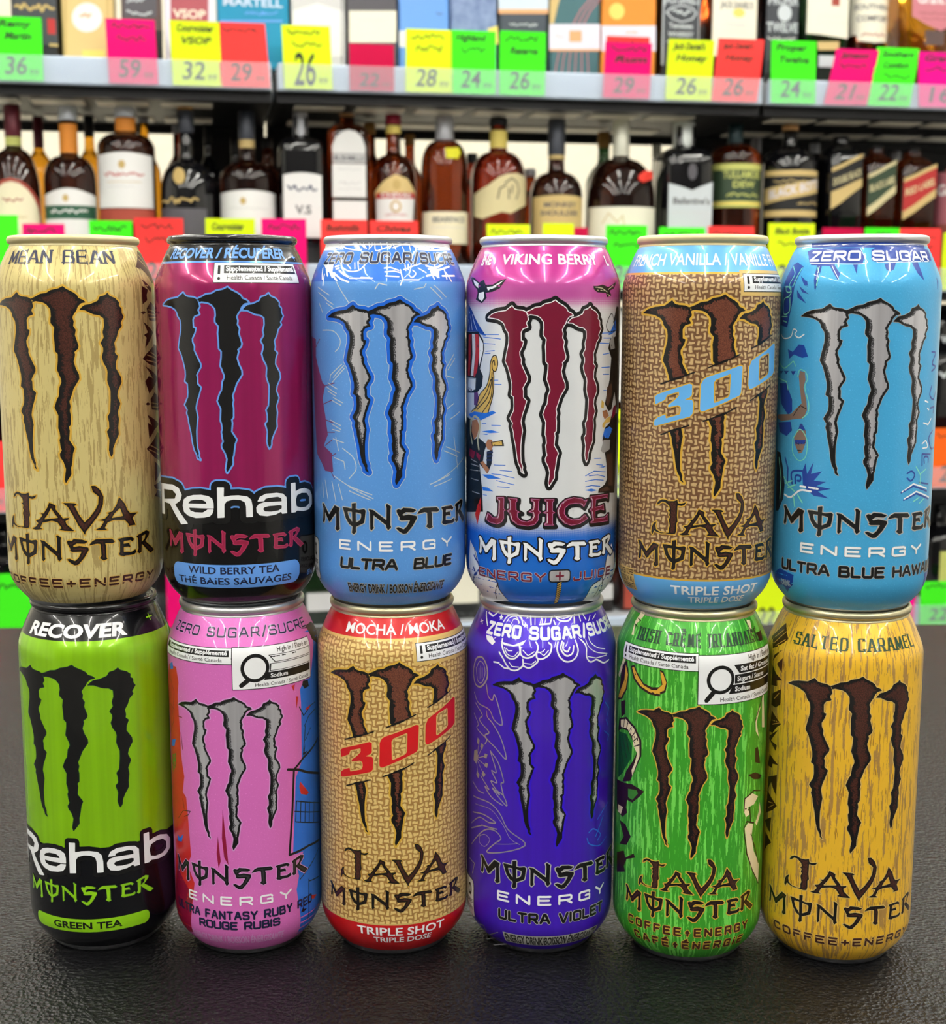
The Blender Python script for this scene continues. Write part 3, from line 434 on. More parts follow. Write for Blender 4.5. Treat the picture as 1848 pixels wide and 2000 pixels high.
ART = """C4|ink|0|0|-42.6,140.1 -38.4,137 -34.3,135 -33.8,133.5 -35.3,130.8 -30.7,129.3 -27.6,131.5 -28.4,133.5 -24.2,134 -20.5,135.4 -17.6,139.3 -20.7,138.6 -24.3,136.9 -28.5,136.9 -30,138.9 -32,138.4 -32.8,137.7 -38.7,140
C4|white|0|1|-39.3,139.3 -36.6,137 -33.3,135.5 -33.6,137.5;-27.6,135.9 -24.2,136.2 -18.9,138.6 -22.3,135.9 -26.9,134.5;-32.9,133.5 -33.3,131.3 -30.7,130.1 -29.1,131.8 -29.5,134
C4|deepblue|0|0|-43.4,129.1 -38.7,126.1 -35.2,122.6 -31.5,119.2 -27.9,116 -30.6,116.2 -34.2,117.7 -45.7,117.4
C4|white|0.35|1|-42.4,126 -40,122.6 -38.7,118.1;-38.7,124.6 -36.3,120.6 -34.2,118.1;-43.4,122.5 -41.5,118
C4|ink|0|0|-49.8,117.1 -33.3,117.7 -29.8,114.3 -29,110.8 -30.6,105.8 -32.8,99.7 -35.2,98.1 -49.7,98.3
C4|red|0|1|-43.3,116.2 -39.3,116.5 -40,107.5 -41.5,98.8 -44.4,98.9;-35.7,116.6 -33.3,116.4 -32.3,109.7 -34.2,101.1 -36.2,98.5 -37.4,99 -35.7,107.6
C4|white|0|1|-38.9,116.6 -36.1,116.6 -35.4,110.1 -37.6,99 -40.3,98.8 -38.4,108;-32.5,115.7 -29.8,112.8 -29.8,109.8 -31.5,105.8 -32.5,103.2;-43.3,97.7 -35.7,97.5 -35.7,93.5 -40,92.2 -44.4,93
C4|ink|0|0|-34.7,102.1 -32.3,102.7 -29.8,99.3 -30.6,94.8 -34.1,92.1 -45.6,91.4 -43.3,94.1 -35.7,93.2
C4|gold|0|0|-39.9,83.6 -35.1,86.4 -32.3,91.2 -27.5,95.4 -25.7,100.5 -25.4,104.5 -24.1,107.5 -22.2,107.8 -21.4,104.6 -22.4,101.6 -23.7,101.5 -23.4,98.1 -24,91.1 -26.7,83.9 -29.7,83.3
C4|ink|0.45|1|-39.9,83.6 -35.1,86.4 -32.3,91.2 -27.5,95.4 -25.7,100.5 -25.4,104.5 -24.1,107.5 -22.2,107.8 -21.4,104.6 -22.4,101.6 -24,102 -24.4,104.5 -23.4,106 -22.9,104;-23.7,101.5 -23.4,98.1 -24,91.1 -26.7,83.9;-24.4,101 -25,95.5 -27.5,89.9 -34.1,85;-24,99 -24.3,94.1 -25.7,89 -30.5,83.7;-25,98 -27.5,92.9 -31.4,88.7 -36.2,84.8
C4|violet|0|1|-36.8,91.9 -33.7,92.6 -32.7,89.6 -34.1,86.5 -36.8,86.8
C4|blue|0|1|-43.3,82.3 -36.2,84.1 -28.2,83.9 -24,85.1 -22,84.4 -26.7,82.4 -31.4,80.6 -39.9,81.3;-30.5,76.1 -24.6,77 -20.2,76.3 -25.3,75.7;-30.5,57.8 -25.2,58.3 -19.5,57 -26.6,56.4;-30.4,52.7 -26.6,52.6 -23.5,51.3 -29.6,51;-30.5,74.9 -25.6,75.5 -27.4,74.8
C4|blue|0.3|1|-30.6,116.5 -21,116.6;-29.8,115.5 -20.1,114.8;-29.4,112.8 -22.8,112.7;-28.3,109.6 -23.1,110;-28.6,108.6 -25.4,108.8;-23.4,97.8 -21.2,97.9;-23,96.2 -19.6,96.2;-30.5,79.4 -27.8,79.6;-24.6,79 -19.9,79.1;-23.2,62.5 -17.5,62.7;-20.1,60.5 -14.4,60.3;-24.5,58.6 -20.1,58.7 -13.3,57.6;-21.9,56 -17.2,55.4 -13.3,54.8;-21.3,53.5 -15.5,53.5;-29.6,49.2 -27.3,49.3
C4|skin|0|1|-38.6,80.1 -34.1,80.9 -32.2,78 -34.1,73.8 -36.7,72 -39.2,75.4
C4|ink|0|0|-49.6,81.2 -39.9,80.5 -38.6,75.5 -36.7,72 -33.1,73.4 -27.4,70.8 -28.9,67.6 -29.7,63.5 -32.2,62.2 -30.4,52.2 -29.6,42 -49.4,39.2
C4|hair|1|2|-39.2,80 -36.2,82 -32.2,80.6 -32.2,76.5 -33.6,72.3 -32.7,68.3;-40.7,79.9 -40.7,74.8 -38.5,70.3
C4|darkred|0|1|-41.4,68 -35.6,67 -37.3,63.8 -42.3,64.8;-34.6,67.1 -31.3,65.9 -32.2,63.3 -34.6,65.1;-34,44.5 -31.3,45.4 -32.1,41.7 -34.5,41.4
C4|grey|0.4|1|-39.9,61.4 -33.1,61.1;-40.6,58.8 -32.2,59.2;-39.9,55.2 -33.1,55;-38.5,49.7 -32.2,49.4;-39.9,63.5 -34.1,62.6
C4|skin|0|1|-28.1,70.7 -26.7,73.1 -24.3,73 -23.6,70.6 -24.6,68.5 -27,68.8
C4|ink|0|0|-27.4,67.8 -23.9,69 -24.5,62.9 -26.6,58.7 -32.2,62.2 -30.5,63.4 -27.4,62.2
C4|skin|0|1|-31.7,62.8 -29.7,63.7 -25.6,60.3 -27.3,58.6
C4|navy|0.7|1|-27,67.3 -24,67.8;-27.2,65.7 -24.2,66.2;-27.4,64.2 -24.4,64.4
C4|ink|0|1|-24.9,72 -18.7,73.3 -18.1,70.7 -24.2,70.3
C4|gold|0|2|-24.2,71.8 -19.3,72.7 -19,71.1 -23.9,70.6
C4|red|0|2|-35.7,40.3 -31,48.5 -31,43.4 -33.7,35.9
C4|ink|0|0|20.3,136.4 22.6,136.4 25.6,137 29.6,136 37.7,138.3 34.9,135.6 30.6,134.5 32.1,132.6 28.8,131.8 27.9,133.5 22.6,133.8 20.6,135
C4|hair|0.35|1|21.5,135.9 25.4,135.5 28.7,134;22.6,134.7 27,134.5;29.6,135 33.9,136.8;29.2,133.1 31.1,132.3
C4|ink|0|0|38.1,128.1 34.2,121.7 37.8,117.6 37.2,115.6 31.7,114.7 30.3,110.8 33,106.7 31.7,97.7 28.3,87.8 31.1,84.6 33.8,85 36.8,92.4 42.3,81.8 39.1,49 24.7,50.6 25.1,52.1 29.2,53.8 31,56.1 30.3,62.3 28.8,67.6 27,72.8 28.5,77.7 32.3,79.5 34.5,82.9 36.5,83.3 42.2,82.8 41.8,117.5 41,127.6
C4|ink|0.45|1|36.3,119.1 32.9,125.2 28.7,120.7 30.6,117.7 37,118.1
C4|blue|0|1|36.8,122.6 30.2,116.3 32.7,116.5 37.8,118.1;28.5,77.2 26.9,73.8 31.5,73 35.4,76.7 32.4,78
C4|grey|0|1|34.4,116.2 31.2,113.7 32.4,110.2 36.7,110.6;27.8,72.7 25.9,68.3 27.9,67.1 32.7,68.3 33.1,72.3
C4|gold|0|2|26.1,89.5 27.8,88.4 27.5,85.9 25.8,86.5;26.8,79.4 29.8,81.7 33.4,82.5 32.9,80 29.4,79.7 28.1,77.8 26.8,78.1
C4|skin|0|1|26.7,84.9 29.7,85.2 31.7,82.6 28.4,81.3 27.1,82.9
C4|brown|0|1|29.9,94.8 33.4,96.1 34.8,92.5 31.1,86.7 29.1,87.8;30.2,66.4 35.9,66.4 37.2,52.3 32.2,52.9;25.5,51.8 31.1,52.8 34.6,50.6 25.9,51
C4|darkred|0|1|35.7,85.9 39.6,87.1 39.3,83.1 34,80.9
C4|blue|0.35|1|25.1,117.1 31.1,117.2;26.7,115.1 32.2,115;24.5,113.1 30.8,112.8;26.5,108.4 31.4,108.8;25.8,103 31.6,103;26.7,100.2 31.2,100;27.3,93.4 29.4,93.3;22.2,65.3 26.3,65.1;23.4,62.7 27.6,62.1;17.5,58.3 22,60 29.5,59.1;19.4,58.2 24.2,58.3 29.1,57.1;17.5,56 22.8,56.4 28.2,55.6;17.6,53.7 20.8,54 25.8,53.3
C4|blue|0|1|17,52.3 20.8,52.7 24.3,51.7 20.8,51.5;24.9,61.5 30.4,61.6 28.1,61
C4|white|0|0|-40.9,28.3 -34.8,24.1 -31.7,16.9 -28.5,14.8 -22.8,13.9 -21.7,9.5 -19.4,3.8 -52,-1.1 -43.1,12.2;36.1,27.4 31.4,21.2 28.9,13.9 23,10.3 23,3.4 48.3,-0.3 40.6,21.5
C4|ink|0.5|1|-36.6,25.6 -31.7,16.9 -28.6,14.4 -22.3,13.5 -21.7,9.5 -19.7,4.3;-21.4,12.3 -27.6,3.8;33.1,24.4 31.4,21.2 28.9,13.9 23,10.3 23.2,3.9;32.1,14.2 29.1,9.4 31.2,4.2;28.9,13.9 34.9,4.6
C4|deepblue|0.9|1|-36.6,22.1 -32.4,16.8 -47.7,6.9 -43.1,12.2;-37.2,16.8 -35.7,14.5 -39.2,12.1
C6|deepblue|0|0|-45.4,145.1 -42.4,146.2 -36.5,144.4 -37.4,140.5 -38.7,136.7 -40,129 -43.1,119.5 -50.7,120.5 -48.2,131.8 -48.2,136.8;-36.1,140.5 -31.7,138.3 -30.7,135.8 -32.9,136.7;-36.1,136.7 -30.2,133.1 -33.8,133.9;-37.1,135 -31.4,129.3 -36.5,131.8;-28.7,144.8 -26.4,145.3 -26.7,142 -26.3,137.7 -27.3,134.4 -28.4,138.8;-35.7,149.9 -34.5,150.9 -21.8,151.2 -20,144.1 -32.1,144.8 -35.2,147.6
C6|mint|0.5|1|-44.8,144.6 -40.7,141.2 -42.8,136.8 -40.8,134 -43.4,131.8;-37.1,143.8 -38.3,140.6 -39.6,136.7;-41.7,131.8 -41.9,126.2 -46.8,125.1 -47.3,130.7 -42.3,132.3;-45.7,136.2 -41.4,135.9 -41.8,134 -44.8,134.3 -45.7,136.2;-49.1,123.9 -43.4,124;-47.3,122.2 -43.8,121.7;-28,143.7 -26.4,140.9 -26.8,136.6
C6|white|0.5|1|-49.2,116.6 -45.9,115 -40.1,115.7 -38.4,118.8 -36.2,118.2 -37.4,116.8 -34.8,115.5 -31.9,116.9
C6|mint|0.5|1|-49.8,104.6 -44.8,102.6 -40.4,104.2 -37.6,105.7 -36.2,103.8;-51.1,98.3 -42,97.1 -40.7,93.8
C6|deepblue|0|0|-41.9,110.6 -38.3,109.6 -34.7,112.7 -31.7,112.5 -29.5,107.9 -32.5,107.3 -35.2,108 -37.4,108.5 -40.5,106.7;-49.4,101.2 -45.4,101.4 -47.5,99.9;-44.7,101.5 -40.7,101.6 -42.6,100.1;-39.2,101.6 -35.9,101.8 -37.5,99.9;-48.8,96.1 -42,96.5 -37.6,90 -37.3,85 -40.1,83.6 -46.3,87.7;-48.8,79.5 -38,80.7 -36.9,77.1 -40.5,74.5 -46.7,75.6
C6|skin2|0|0|-34,99.7 -33.3,102 -30.8,101.5 -30.3,98.2 -31.2,95.4 -29.5,89.9 -29,86.1 -30.6,82.6 -45.7,80.3 -51.1,81.6 -49.2,82.9 -38.2,83.8 -33.4,87.5 -31.9,88.7 -33,94.2;-35.5,74.4 -33.7,77.6 -29.3,77.7 -28.8,73.2 -30.6,68.6 -32.4,67.9 -34.9,71.6
C6|mint|0.4|1|-34.8,99.7 -33.4,102.5 -30.4,101.5 -29.3,98.8 -30.5,95.4 -28.3,88.9 -28.6,85 -31.3,82.6;-36.3,73.7 -32.2,78 -28.5,73.8 -28.8,67 -32.3,65 -36,68.1 -36.3,73.7
C6|ink|0.4|1|-36.4,83.3 -32.6,87.8 -29.4,86.6;-34.2,72.2 -32.6,71.8;-31.2,72.2 -29.4,72.6;-33.2,69.2 -31.4,69.2
C6|deepblue|0|1|-32.3,80.3 -31.2,80.3 -29.3,77.7 -33.3,77.4;-35,73.3 -29.1,73.8 -29.4,72.1 -34.5,71.6;-29.6,55.1 -30.3,60.7 -28.7,64.2 -27.8,59.8 -24.9,65.1 -25.9,60 -21.1,61.5 -24.5,57.3 -19.2,57.2 -23.2,55.2 -17.1,54.5 -22.5,53 -17.8,50.5 -24.3,51.1 -27.5,53.1
C6|deepblue|0.9|1|-35.7,55 -36,59.8 -29.5,60.5 -29.3,55.7;-33.7,55.2 -33.8,58.4 -31.2,58.6 -31.1,56.7 -32.6,56.5;-41,65.3 -38.7,61 -38.8,55.2
C6|dark|0|0|-49.3,67.3 -45.3,67.1 -42.9,61.6 -40.7,53.8 -41.4,48 -45.3,42.2 -48.3,41.7
C6|mint|0.6|2|-46.5,64.7 -43.8,56.3 -44.3,47.6;-41.5,57.2 -38.3,54.1 -33.9,51.8;-40.3,54.5 -35.8,56.1;-38.2,53 -33.7,54.7;-34.6,50 -33.6,45.5;-32.3,50.8 -29.7,47.7
C6|white|0.8|2|-40.5,49.8 -36.2,49.2 -30.9,52.7 -25.6,52.7;-31,54.4 -26.3,54.3 -22.6,54.1
C6|deepblue|0.8|1|27.1,110 31.2,109.3 28.1,105.2 32.2,103.8 28,102.1;28.8,96.1 27.3,92.5 31.4,90.4 34.4,93.3;28.5,87 33.1,87.3 32.4,84.9;32.7,77.5 28.5,74.7 31.9,70.1 38.2,70.2;23.8,63.7 23.4,68.4 31.3,67.7;25.5,64.5 25.3,67 28.8,66.7 29.1,64.5
C6|white|0.6|1|23.6,90.2 26.1,89.5;25.7,87.1 27.1,86.4;23.3,81.2 27.1,80.3 29.9,82.6;23,72.7 25.8,73.7 27.5,71.1 23.7,70.8;12.5,53.5 18.4,56.5 28.9,53.7;13.8,50.6 20.5,53.2 32.3,49.6
C6|deepblue|0.7|1|14.7,61 17.1,61.8 19,60.1 17,57.8 14.8,59.1;12.1,53.2 18.5,55.6 29.1,52.5;13.5,50.1 20.6,52.3 31.3,49.1;22.2,56.8 30.4,55.4
C6|mint|0.5|1|19.7,63.4 23,59.8 22.8,56.1;23,60.4 27.1,61.9;18.9,49.1 22.8,50.6;23,48.1 26.5,49.6
C6|deepblue|0|0|-46.1,15.8 -42.2,17.8 -32.9,16.5 -34,12 -40,7.8 -41.6,10.6 -52.2,8.5;32.1,17.5 40.9,17.7 40.9,9.1 41,7.4 32.4,12.3
C6|deepblue|0|0|-37,153.9 -13.3,153.8 30.3,153 29,151 -36,151.9;-4.4,150.6 -2.5,151.4 33.9,151.1 31.3,146.7 -1.6,145.9 -4.5,147.1;-37.8,150.4 -34.3,151.5 -9.9,151.4 -7.5,147.5 -8.3,145.1 -33,145.9;-28.2,145 -26.2,145 -26.1,139.8 -27.7,135.1;-22.8,144.9 -20.6,145.1 -17.3,141.3 -17.8,138.6;-12.4,145.2 -10.3,144.8 -10.5,140.9;1,145.1 6.4,145.5 5,142.8 3.2,141.9 1.6,142.8;14.6,145.6 18.4,145.9 19.6,138.2 16.5,141.3;30,139.9 31.4,138.4 29.3,134.8
C6|white|0.25|1|-32.8,145.5 -8.3,145 -7.5,147.5 -9.4,151;-4.5,147.1 -1.6,145.5 27.2,146.2;-27.4,144.2 -27.2,139;-21.4,144.5 -17.5,139;3.6,145.1 3.2,142
D2|blue|0|0|38.1,143.1 49.6,142.9 55.4,136 55.5,5.1 55.6,3.4 31.2,6 27.5,29.3 29.1,35.2 27.7,40.5 32.2,45.5 25.9,45.9 28.2,80.2 32.1,87 32.3,113.6 31.8,119.2 34.3,122.5 40,122.6 45.4,141.5
D2|ink|0|1|35.8,145 42.8,145.2 50.6,145.1 55.5,143.2 55.4,137.6 55.4,132 43.4,138.9 42.3,143.8
D2|ink|1.1|1|47.4,92.6 33.3,88.2 27.3,84.3 25.9,65 24,46.4 36,46.9 47.5,45.3;24,85.2 29.8,83.7 35.7,80.8 47.9,76.3
D2|ink|0.5|1|28.4,69.8 48.7,62.1;27.7,60.5 48.1,53.3;28.4,69.8 27.7,60.5;31.1,69 30.5,59.6;34,67.7 33.5,58.7;37.3,66.6 36.6,57.6;41.3,65.2 40.6,56.2;27.3,65.4 48.4,58.1;31.1,111.6 33.9,107 39.5,110.1 44.3,110.3;34.3,102.1 37.8,105.9 44.2,107.2;35,101.9 33.4,91.3;39.2,100 34.8,95.7;35.5,31.3 35.3,22.4 35.2,12.4;29.6,33.4 40.3,39.2;35.5,30.4 46.5,28.4;37.1,37.2 45.8,41.9
D2|red|0|2|30.8,77.9 36.7,71.2 35.3,70.5 31.2,72.2 30.2,75.7;35.2,109.7 39.6,110.5 37.9,109 35.4,108.9;36.7,23.4 42.5,21.4 39.7,20.5 36.9,21.7;26.7,121.8 28.7,122.2 28.1,119.2;29.1,116.7 30.7,116.3 29.5,111.2
D2|ink|0|1|33.7,122.6 37.6,122 38.3,119.1 34.8,118.8 33.3,120.8;29.8,17.9 32.1,21.1 31.5,18.9 33.9,18.4 32,17.5;32.8,89.9 34.7,94.1 34,90.4 36.6,90.4 33.4,89
D2|red|0|0|-38.3,129.3 -29.5,129.8 -27.7,123.4 -28.8,117.2 -28.5,111.3 -27.7,100.9 -27.5,91.8 -26.5,86 -25.4,81.7 -27.1,74.4 -24.6,72.7 -23.8,65.3 -22.4,46.4 -25,41.8 -20.7,34.4 -25.1,9.9 -44.8,2.8 -44.6,8.8 -37.1,43.9 -41.9,65.8 -39.8,97.6 -44.6,119.3
D2|darkred|0|1|-35,38.4 -22.1,28.6 -25.1,9.9 -44.8,2.8 -44.7,8.7
D2|darkred|0.5|1|-36,123 -32.1,117.9 -35.3,106.5;-44.6,84.4 -33,84.2;-27,101 -26,93.7;-29.4,108 -25.9,108.1
D2|leaf|0|1|-37.5,88.3 -32.5,90.5 -33,84.2 -37,80.7
D2|blue|0|2|-36.6,129.7 -32.9,131.3 -32.2,128.5 -36.1,127.2;-37.2,95.3 -31.9,97.1 -33.9,93.2 -38.7,92.1;-33.7,53 -30.8,52.4 -27.6,55 -29.3,51 -33.5,50
D2|ink|0.3|2|-32,61 -26.9,66 -22,66.9 -23.2,65 -26.4,63.4;-27.3,71.2 -26.2,66.9;-37.5,111.3 -32.8,110.2 -34.4,103.7 -39.8,97.6
D2|darkred|0|0|-5.2,70.2 -4.2,57.3 -3.3,45.2 -5.1,48.6 -5.9,57.2;-7.7,57.9 -6.7,46.7 -7.8,43.6 -8.5,50
D4|silver|0.55|1|-27.9,122.4 -26.6,117.3 -24.2,116 -23.1,118.6 -21,114.3 -18.9,106.1 -23.1,107.4 -26.2,111.5 -33.5,112.7 -37.1,116.6;-35.8,112.1 -30.5,108.1 -32.5,105.2 -26.1,101.4 -28.6,99 -22.3,95.1 -16.9,91.1 -19.5,99.8 -23.8,105.5 -27,107.8 -27.8,110.5;-37.1,107 -33.5,103.2 -34.6,101 -27.8,98 -28.6,95.4;-25.3,93.2 -21.9,84.4 -24.5,84.4 -21.5,79.7 -24.9,79.5 -20.1,74.6 -24.1,76.7 -16.7,70.2 -18.1,74.4 -21.5,76.1;-25.3,93.2 -20.9,88.8 -18.1,81 -19.4,79.6 -18.1,74.4;-31.4,80.2 -26,75.6 -28.6,76.2 -24.4,72.4 -18.7,70.1;-38.4,75.6 -33.4,72.9 -29.4,72.9;-37.7,69.1 -26,69.6 -20.1,66.2 -16,59.8 -8.1,53.4 -26.7,46.5 -22.8,51.6 -19.3,54.9 -22.9,57.7 -29.4,55.8 -39.9,46;-38.4,61.5 -29.4,63.2 -22.2,61.5 -26,60.5 -32.3,61 -39.9,55.9;-39.9,53.5 -30.3,58 -21.4,58.6
D4|silver|0.3|1|-35.7,66.1 -25.2,66.8 -18.7,61.7 -14.8,55.8 -10.5,53.7;-22.8,51.6 -11.7,53.9;-32.3,52.5 -28.5,54.3 -25.5,52.7 -28.5,48.8 -32.3,49.4 -32.3,52.5
D4|silver|0.8|1|-37.8,127.2 -35.3,132 -30.6,133.6 -27.5,130.1 -27.5,124.8 -31.5,120.4 -35.9,120.5 -37.8,124.2 -37.8,127.2
D4|silver|0.45|1|-35.3,127.8 -32.5,131.4 -29.7,130.8 -28.7,126.9 -31,122.3 -34.1,122.7 -35.3,127.8;-33,128.3 -33,123.6;-31.7,129.5 -31.7,123.9;-30.6,128.9 -30.6,124.7
D4|silver|0|1|-37.1,90.1 -34.6,91.4 -33.5,88.1 -35.2,84.6 -37.7,85.6;-34,97 -32.4,96.2 -32.9,93.7 -34.6,94.4;-30.9,95.4 -29.5,94.6 -30.4,92.5 -31.9,93.4;-28.6,91.2 -26.9,91.1 -27.7,89 -29.5,89.2;-28.2,87.1 -26.5,87 -27.3,84.9 -29,85.4;-29.9,83 -28.1,81.7 -29.5,80.1 -30.9,81.3;-34.6,81.7 -32.4,80.5 -33.4,78.4 -35.1,79.7
D4|silver|0.4|1|-34.6,87.8 -32.9,94.9;-34,87.9 -30.4,93.5;-34,87.6 -28.6,90;-34,87.3 -28.2,85.9;-34.6,86.9 -29.7,81.9;-35.2,86.4 -33.7,80.1
D4|white|0.7|1|-20.5,144.3 -19.8,140.4 -16.9,136.3 -13.7,135.7 -11.1,138.2 -11.5,141.5;-11,140.7 -10.4,137.6 -7.7,136.5 -4.5,138 -3.2,141 -4.7,144;-3.8,139.2 -3.5,136.7 -1.2,136.4 1.7,138.3 2.8,141.6 1.5,142.9;-20.8,137.7 -18.8,135.4 -17.2,133 -15.1,130.9 -12.3,130.9 -9.6,133.1 -9.6,135.8;-9.6,133.1 -6.7,132.3 -3.5,134.8 -3.1,136.4;-23.5,133 -20.7,133.1;-20.3,132.5 -18,131.2 -15.8,131.2;6.1,144 5.1,140.4 6.3,136.9 9.3,134.8 12.8,135.8 14.8,139.1 14.2,143.4;7.8,143.3 6.8,140.3 9,137.4 11.8,138.1 13,141.1;8.4,142.6 7.8,140.3 9.7,139 11,140.7;16.4,144.1 19.1,140.5 18.8,136.1 21,133.4 24.6,133.8 29.5,131.5 34.2,131.8;-35.2,151.9 -30.2,151.1 -26.7,153.9;-22.3,149.6 -20.5,152.3 -15.9,153.7 -12.5,152 -11.2,149.7;-7.6,153.3 -6.9,149.6;-2.8,150 2.6,150.3 3.9,153.1;5.1,153.4 7.8,151.4 12.4,151.1 15.7,153.1;16.7,153.7 15.4,149.7;4.6,151.5 5.8,148.2;19.6,153 19.5,150.5;22.2,153.1 23.2,150.7;-37.8,151.8 -31.8,147
D4|white|0.4|1|-18.5,139.9 -16.6,137.3 -13.7,136.7 -11.8,138.8;-9.8,139.6 -7.4,137.5 -4.8,139.2;-2.9,139.3 -0.6,137.7 1.4,139.9;-15.8,134.1 -14.4,132.3 -11.3,132.3;-9,134.2 -5.7,134 -4.1,135.4;-19.2,136.3 -18,134.5;-17.7,139.7 -16.4,138.8 -14.6,139;-3.2,138.9 -1.2,139.3 -0.3,140.2;-20.4,149.5 -19,151.8 -15.5,152.4 -12.9,150.2;-17.3,149.5 -16.6,151.4 -14.4,151.3 -13.3,149.9;-5.2,153.4 -5,149.7;-1.7,153.1 -2.4,150.6;0.7,153.1 -0.1,150.3;7.1,152.6 10,152 13.9,152.6;21.8,144.4 22.2,141.6 25.5,138.9 30.8,137.3;19.7,143.8 20.4,140.3 24.2,137.2 32.6,134.9;19.7,135.9 24.1,134.6 31.9,134.4;27.5,151.8 24.1,149.4;32.6,151.7 28.2,150.1;-24.8,142.8 -22.7,144.3;-39.1,148.3 -36.6,146.8;-39.4,147.3 -37,148.1
D4|white|0|1|-25.2,151.7 -24.8,152.8 -24.2,151.9 -23.1,151.7 -23.7,151.1 -23.1,150.4 -24.1,150.8 -24.7,150.2 -24.9,151 -25.8,151.4;-10.4,149.7 -10.1,150.7 -9.5,149.8 -8.6,149.5 -9.4,149.1 -9.1,148.5 -9.9,148.8 -10.6,148.4 -10.5,149.1 -11.2,149.4;-9.6,153 -9.2,153.9 -8.8,153.1 -8.2,152.9 -8.8,152.5 -8.7,151.9 -9.2,152.2 -9.7,151.9 -9.6,152.5 -10.2,152.8;-30.6,144.1 -27.1,143.7 -23.8,141.4 -25.1,139.9 -29.2,141.5 -30.8,143.4;-21.1,142.1 -14.3,141.3 -8.6,143.8 -10.1,141.6 -14.2,140.7 -18.7,140.8
D4|blue|0.5|1|20.4,54.7 22.1,51.6 28.5,49.3 34.4,51.4;21.4,57 24.3,58 29.1,54.4 27.1,52;26.8,61.7 31.2,64.8 36,66.8;25.7,54.2 31.3,62.2;31,100.7 35.8,97.6 33.8,95.6;31.4,113.5 35.3,109.9 33.4,107;32.5,105.5 34.5,102.3
D4|silver|0.5|1|-52,1.2 -32,10.7 -32.8,4.9 -21.9,10.4;-52,-1.6 -52.3,-5.5 -22.7,6.6;-38.2,3.8 -38.1,-2.5 -20.5,3.4;-42.6,38.5 -36.7,38.1 -38.7,32.8
D5|ink2|0|0|-35.3,130.8 -32.9,132 -31,129.3 -27.2,125.2 -22.8,124.2 -19,124.9 -18.9,120.9 -24.1,120.9 -29.6,122.8 -33.2,125.7;-42.8,130.2 -38.1,132.6 -36.8,126.7 -37.7,120.2 -42.1,114.6 -47.8,112.4 -45.8,118
D5|gold2|0|1|-34.3,130.4 -33.1,131 -31,128.1 -27.2,124.3 -22.8,123 -19,123.5 -18.9,121.8 -23.4,121.8 -28.8,123.6 -32.2,126.2;-39.2,130.5 -37.3,126.6 -38.9,119.9 -43.7,114.5 -47.9,113.6 -43.9,118.6 -40.3,123.3
D5|ink2|0|0|-19.3,132.5 -17.6,131.9 -15.7,127.2 -16.5,123 -21.3,120.5 -21.8,122.5 -18.3,126
D5|gold2|0|1|-19,131.7 -17.8,131.1 -16.2,127.2 -17.1,123.7 -21.3,121.4 -21.5,122.3 -17.9,126.1
D5|ink2|0|0|-45.1,104.9 -37.8,107.6 -31.6,104.9 -27.7,99.7 -27.6,92.8 -31.1,85.6 -34.2,79.9 -40.5,77.5 -37,83.8 -33,88.8 -30.4,93.3 -31.4,96.8 -36.5,101.7 -41.5,101.5 -46.8,98.6
D5|cream|0|1|-43.2,104.8 -38.4,106.5 -32.5,104.1 -28.9,99.4 -28.6,92.6 -32.8,82.5 -33.4,84.9 -31.2,89.3 -30,93.4 -32.3,96 -33.4,100.1 -37.6,102.6 -43.1,101.7
D5|ink2|0.5|2|-39.6,105.9 -40.1,102.5;-36.6,105.5 -37.6,102.6;-34,104 -35.9,101.6;-31.6,102.4 -33.8,99.9;-30.2,100.3 -32.8,98;-29,97.5 -31.8,96.1
D5|leafd|0|0|-45.7,98.9 -37.6,100.1 -33.2,95.7 -34,89.8 -40.7,81.3 -45.6,77.7
D5|ink2|0.5|1|-44.6,96.7 -39.5,84.9;-41.4,99 -37.2,89.5;-44.2,89.8 -41.4,81.1;-38.1,99.3 -35.1,92
D5|ink2|0|0|-47.8,76.3 -38,77.8 -32.7,78.8 -28.4,78.1 -25.6,77.6 -28.3,74.4 -32.5,70.6 -36,70.7 -37,67.2 -35.8,65 -39.9,61.6 -46.9,63;-42.8,59.3 -37.3,59.3 -33,55 -35.9,50.2 -42.3,48.4 -38.3,53.2;-45.7,43.1 -38.1,46.8 -36.8,44 -31,48 -30,46.4 -35.7,43.8 -37.8,39.7 -36.6,37.6 -45.2,34.1;-43.6,112.9 -39.3,114.8 -39.1,108.6 -42.5,106.3
D5|leaf|0|1|-35.6,76 -30,77 -29.1,75.7 -32.5,71.8 -35.5,72.2
D5|cream|0|1|-44.9,65.7 -39.4,66.3 -41.4,62.4 -45.1,62.3;-38.4,154.3 -34.5,154.9 -35.4,151.7 -38.9,147.6 -37.1,143.8 -38.9,143.7 -40.3,149.1;-41.4,133.1 -38.5,134.3 -46.1,123 -48.1,123.7
D5|ink2|0.4|2|-37.6,153.2 -35,152.7;-38.9,150.6 -35.7,149.9;-39.3,148.1 -36.7,147.4;-42.7,129 -40.5,128.9
D5|cream|0|1|26.3,151.7 29.4,151.3 27.3,146.5 25.5,146.5;30.7,114.3 28.9,111.6 27.4,107.6 29.7,100.9 31.2,99.2 27,104 26.4,109.1 28.2,113;31.6,120.9 33.3,120.5 36.1,103.5 32.7,104.4;21.1,75.4 25.9,76.7 31,74 27.3,71.3 23.1,71.1 24.3,67.7 21.9,67 20.5,69.8;21.3,62.1 23.5,64.1 27.3,62.4 26.4,57.5 28.6,49.8 34.6,42 34.5,33.6 26.7,42.7 23.7,50;32.7,70.9 35.1,65.7 30.5,60.8 29.1,62.5 32.3,66.6
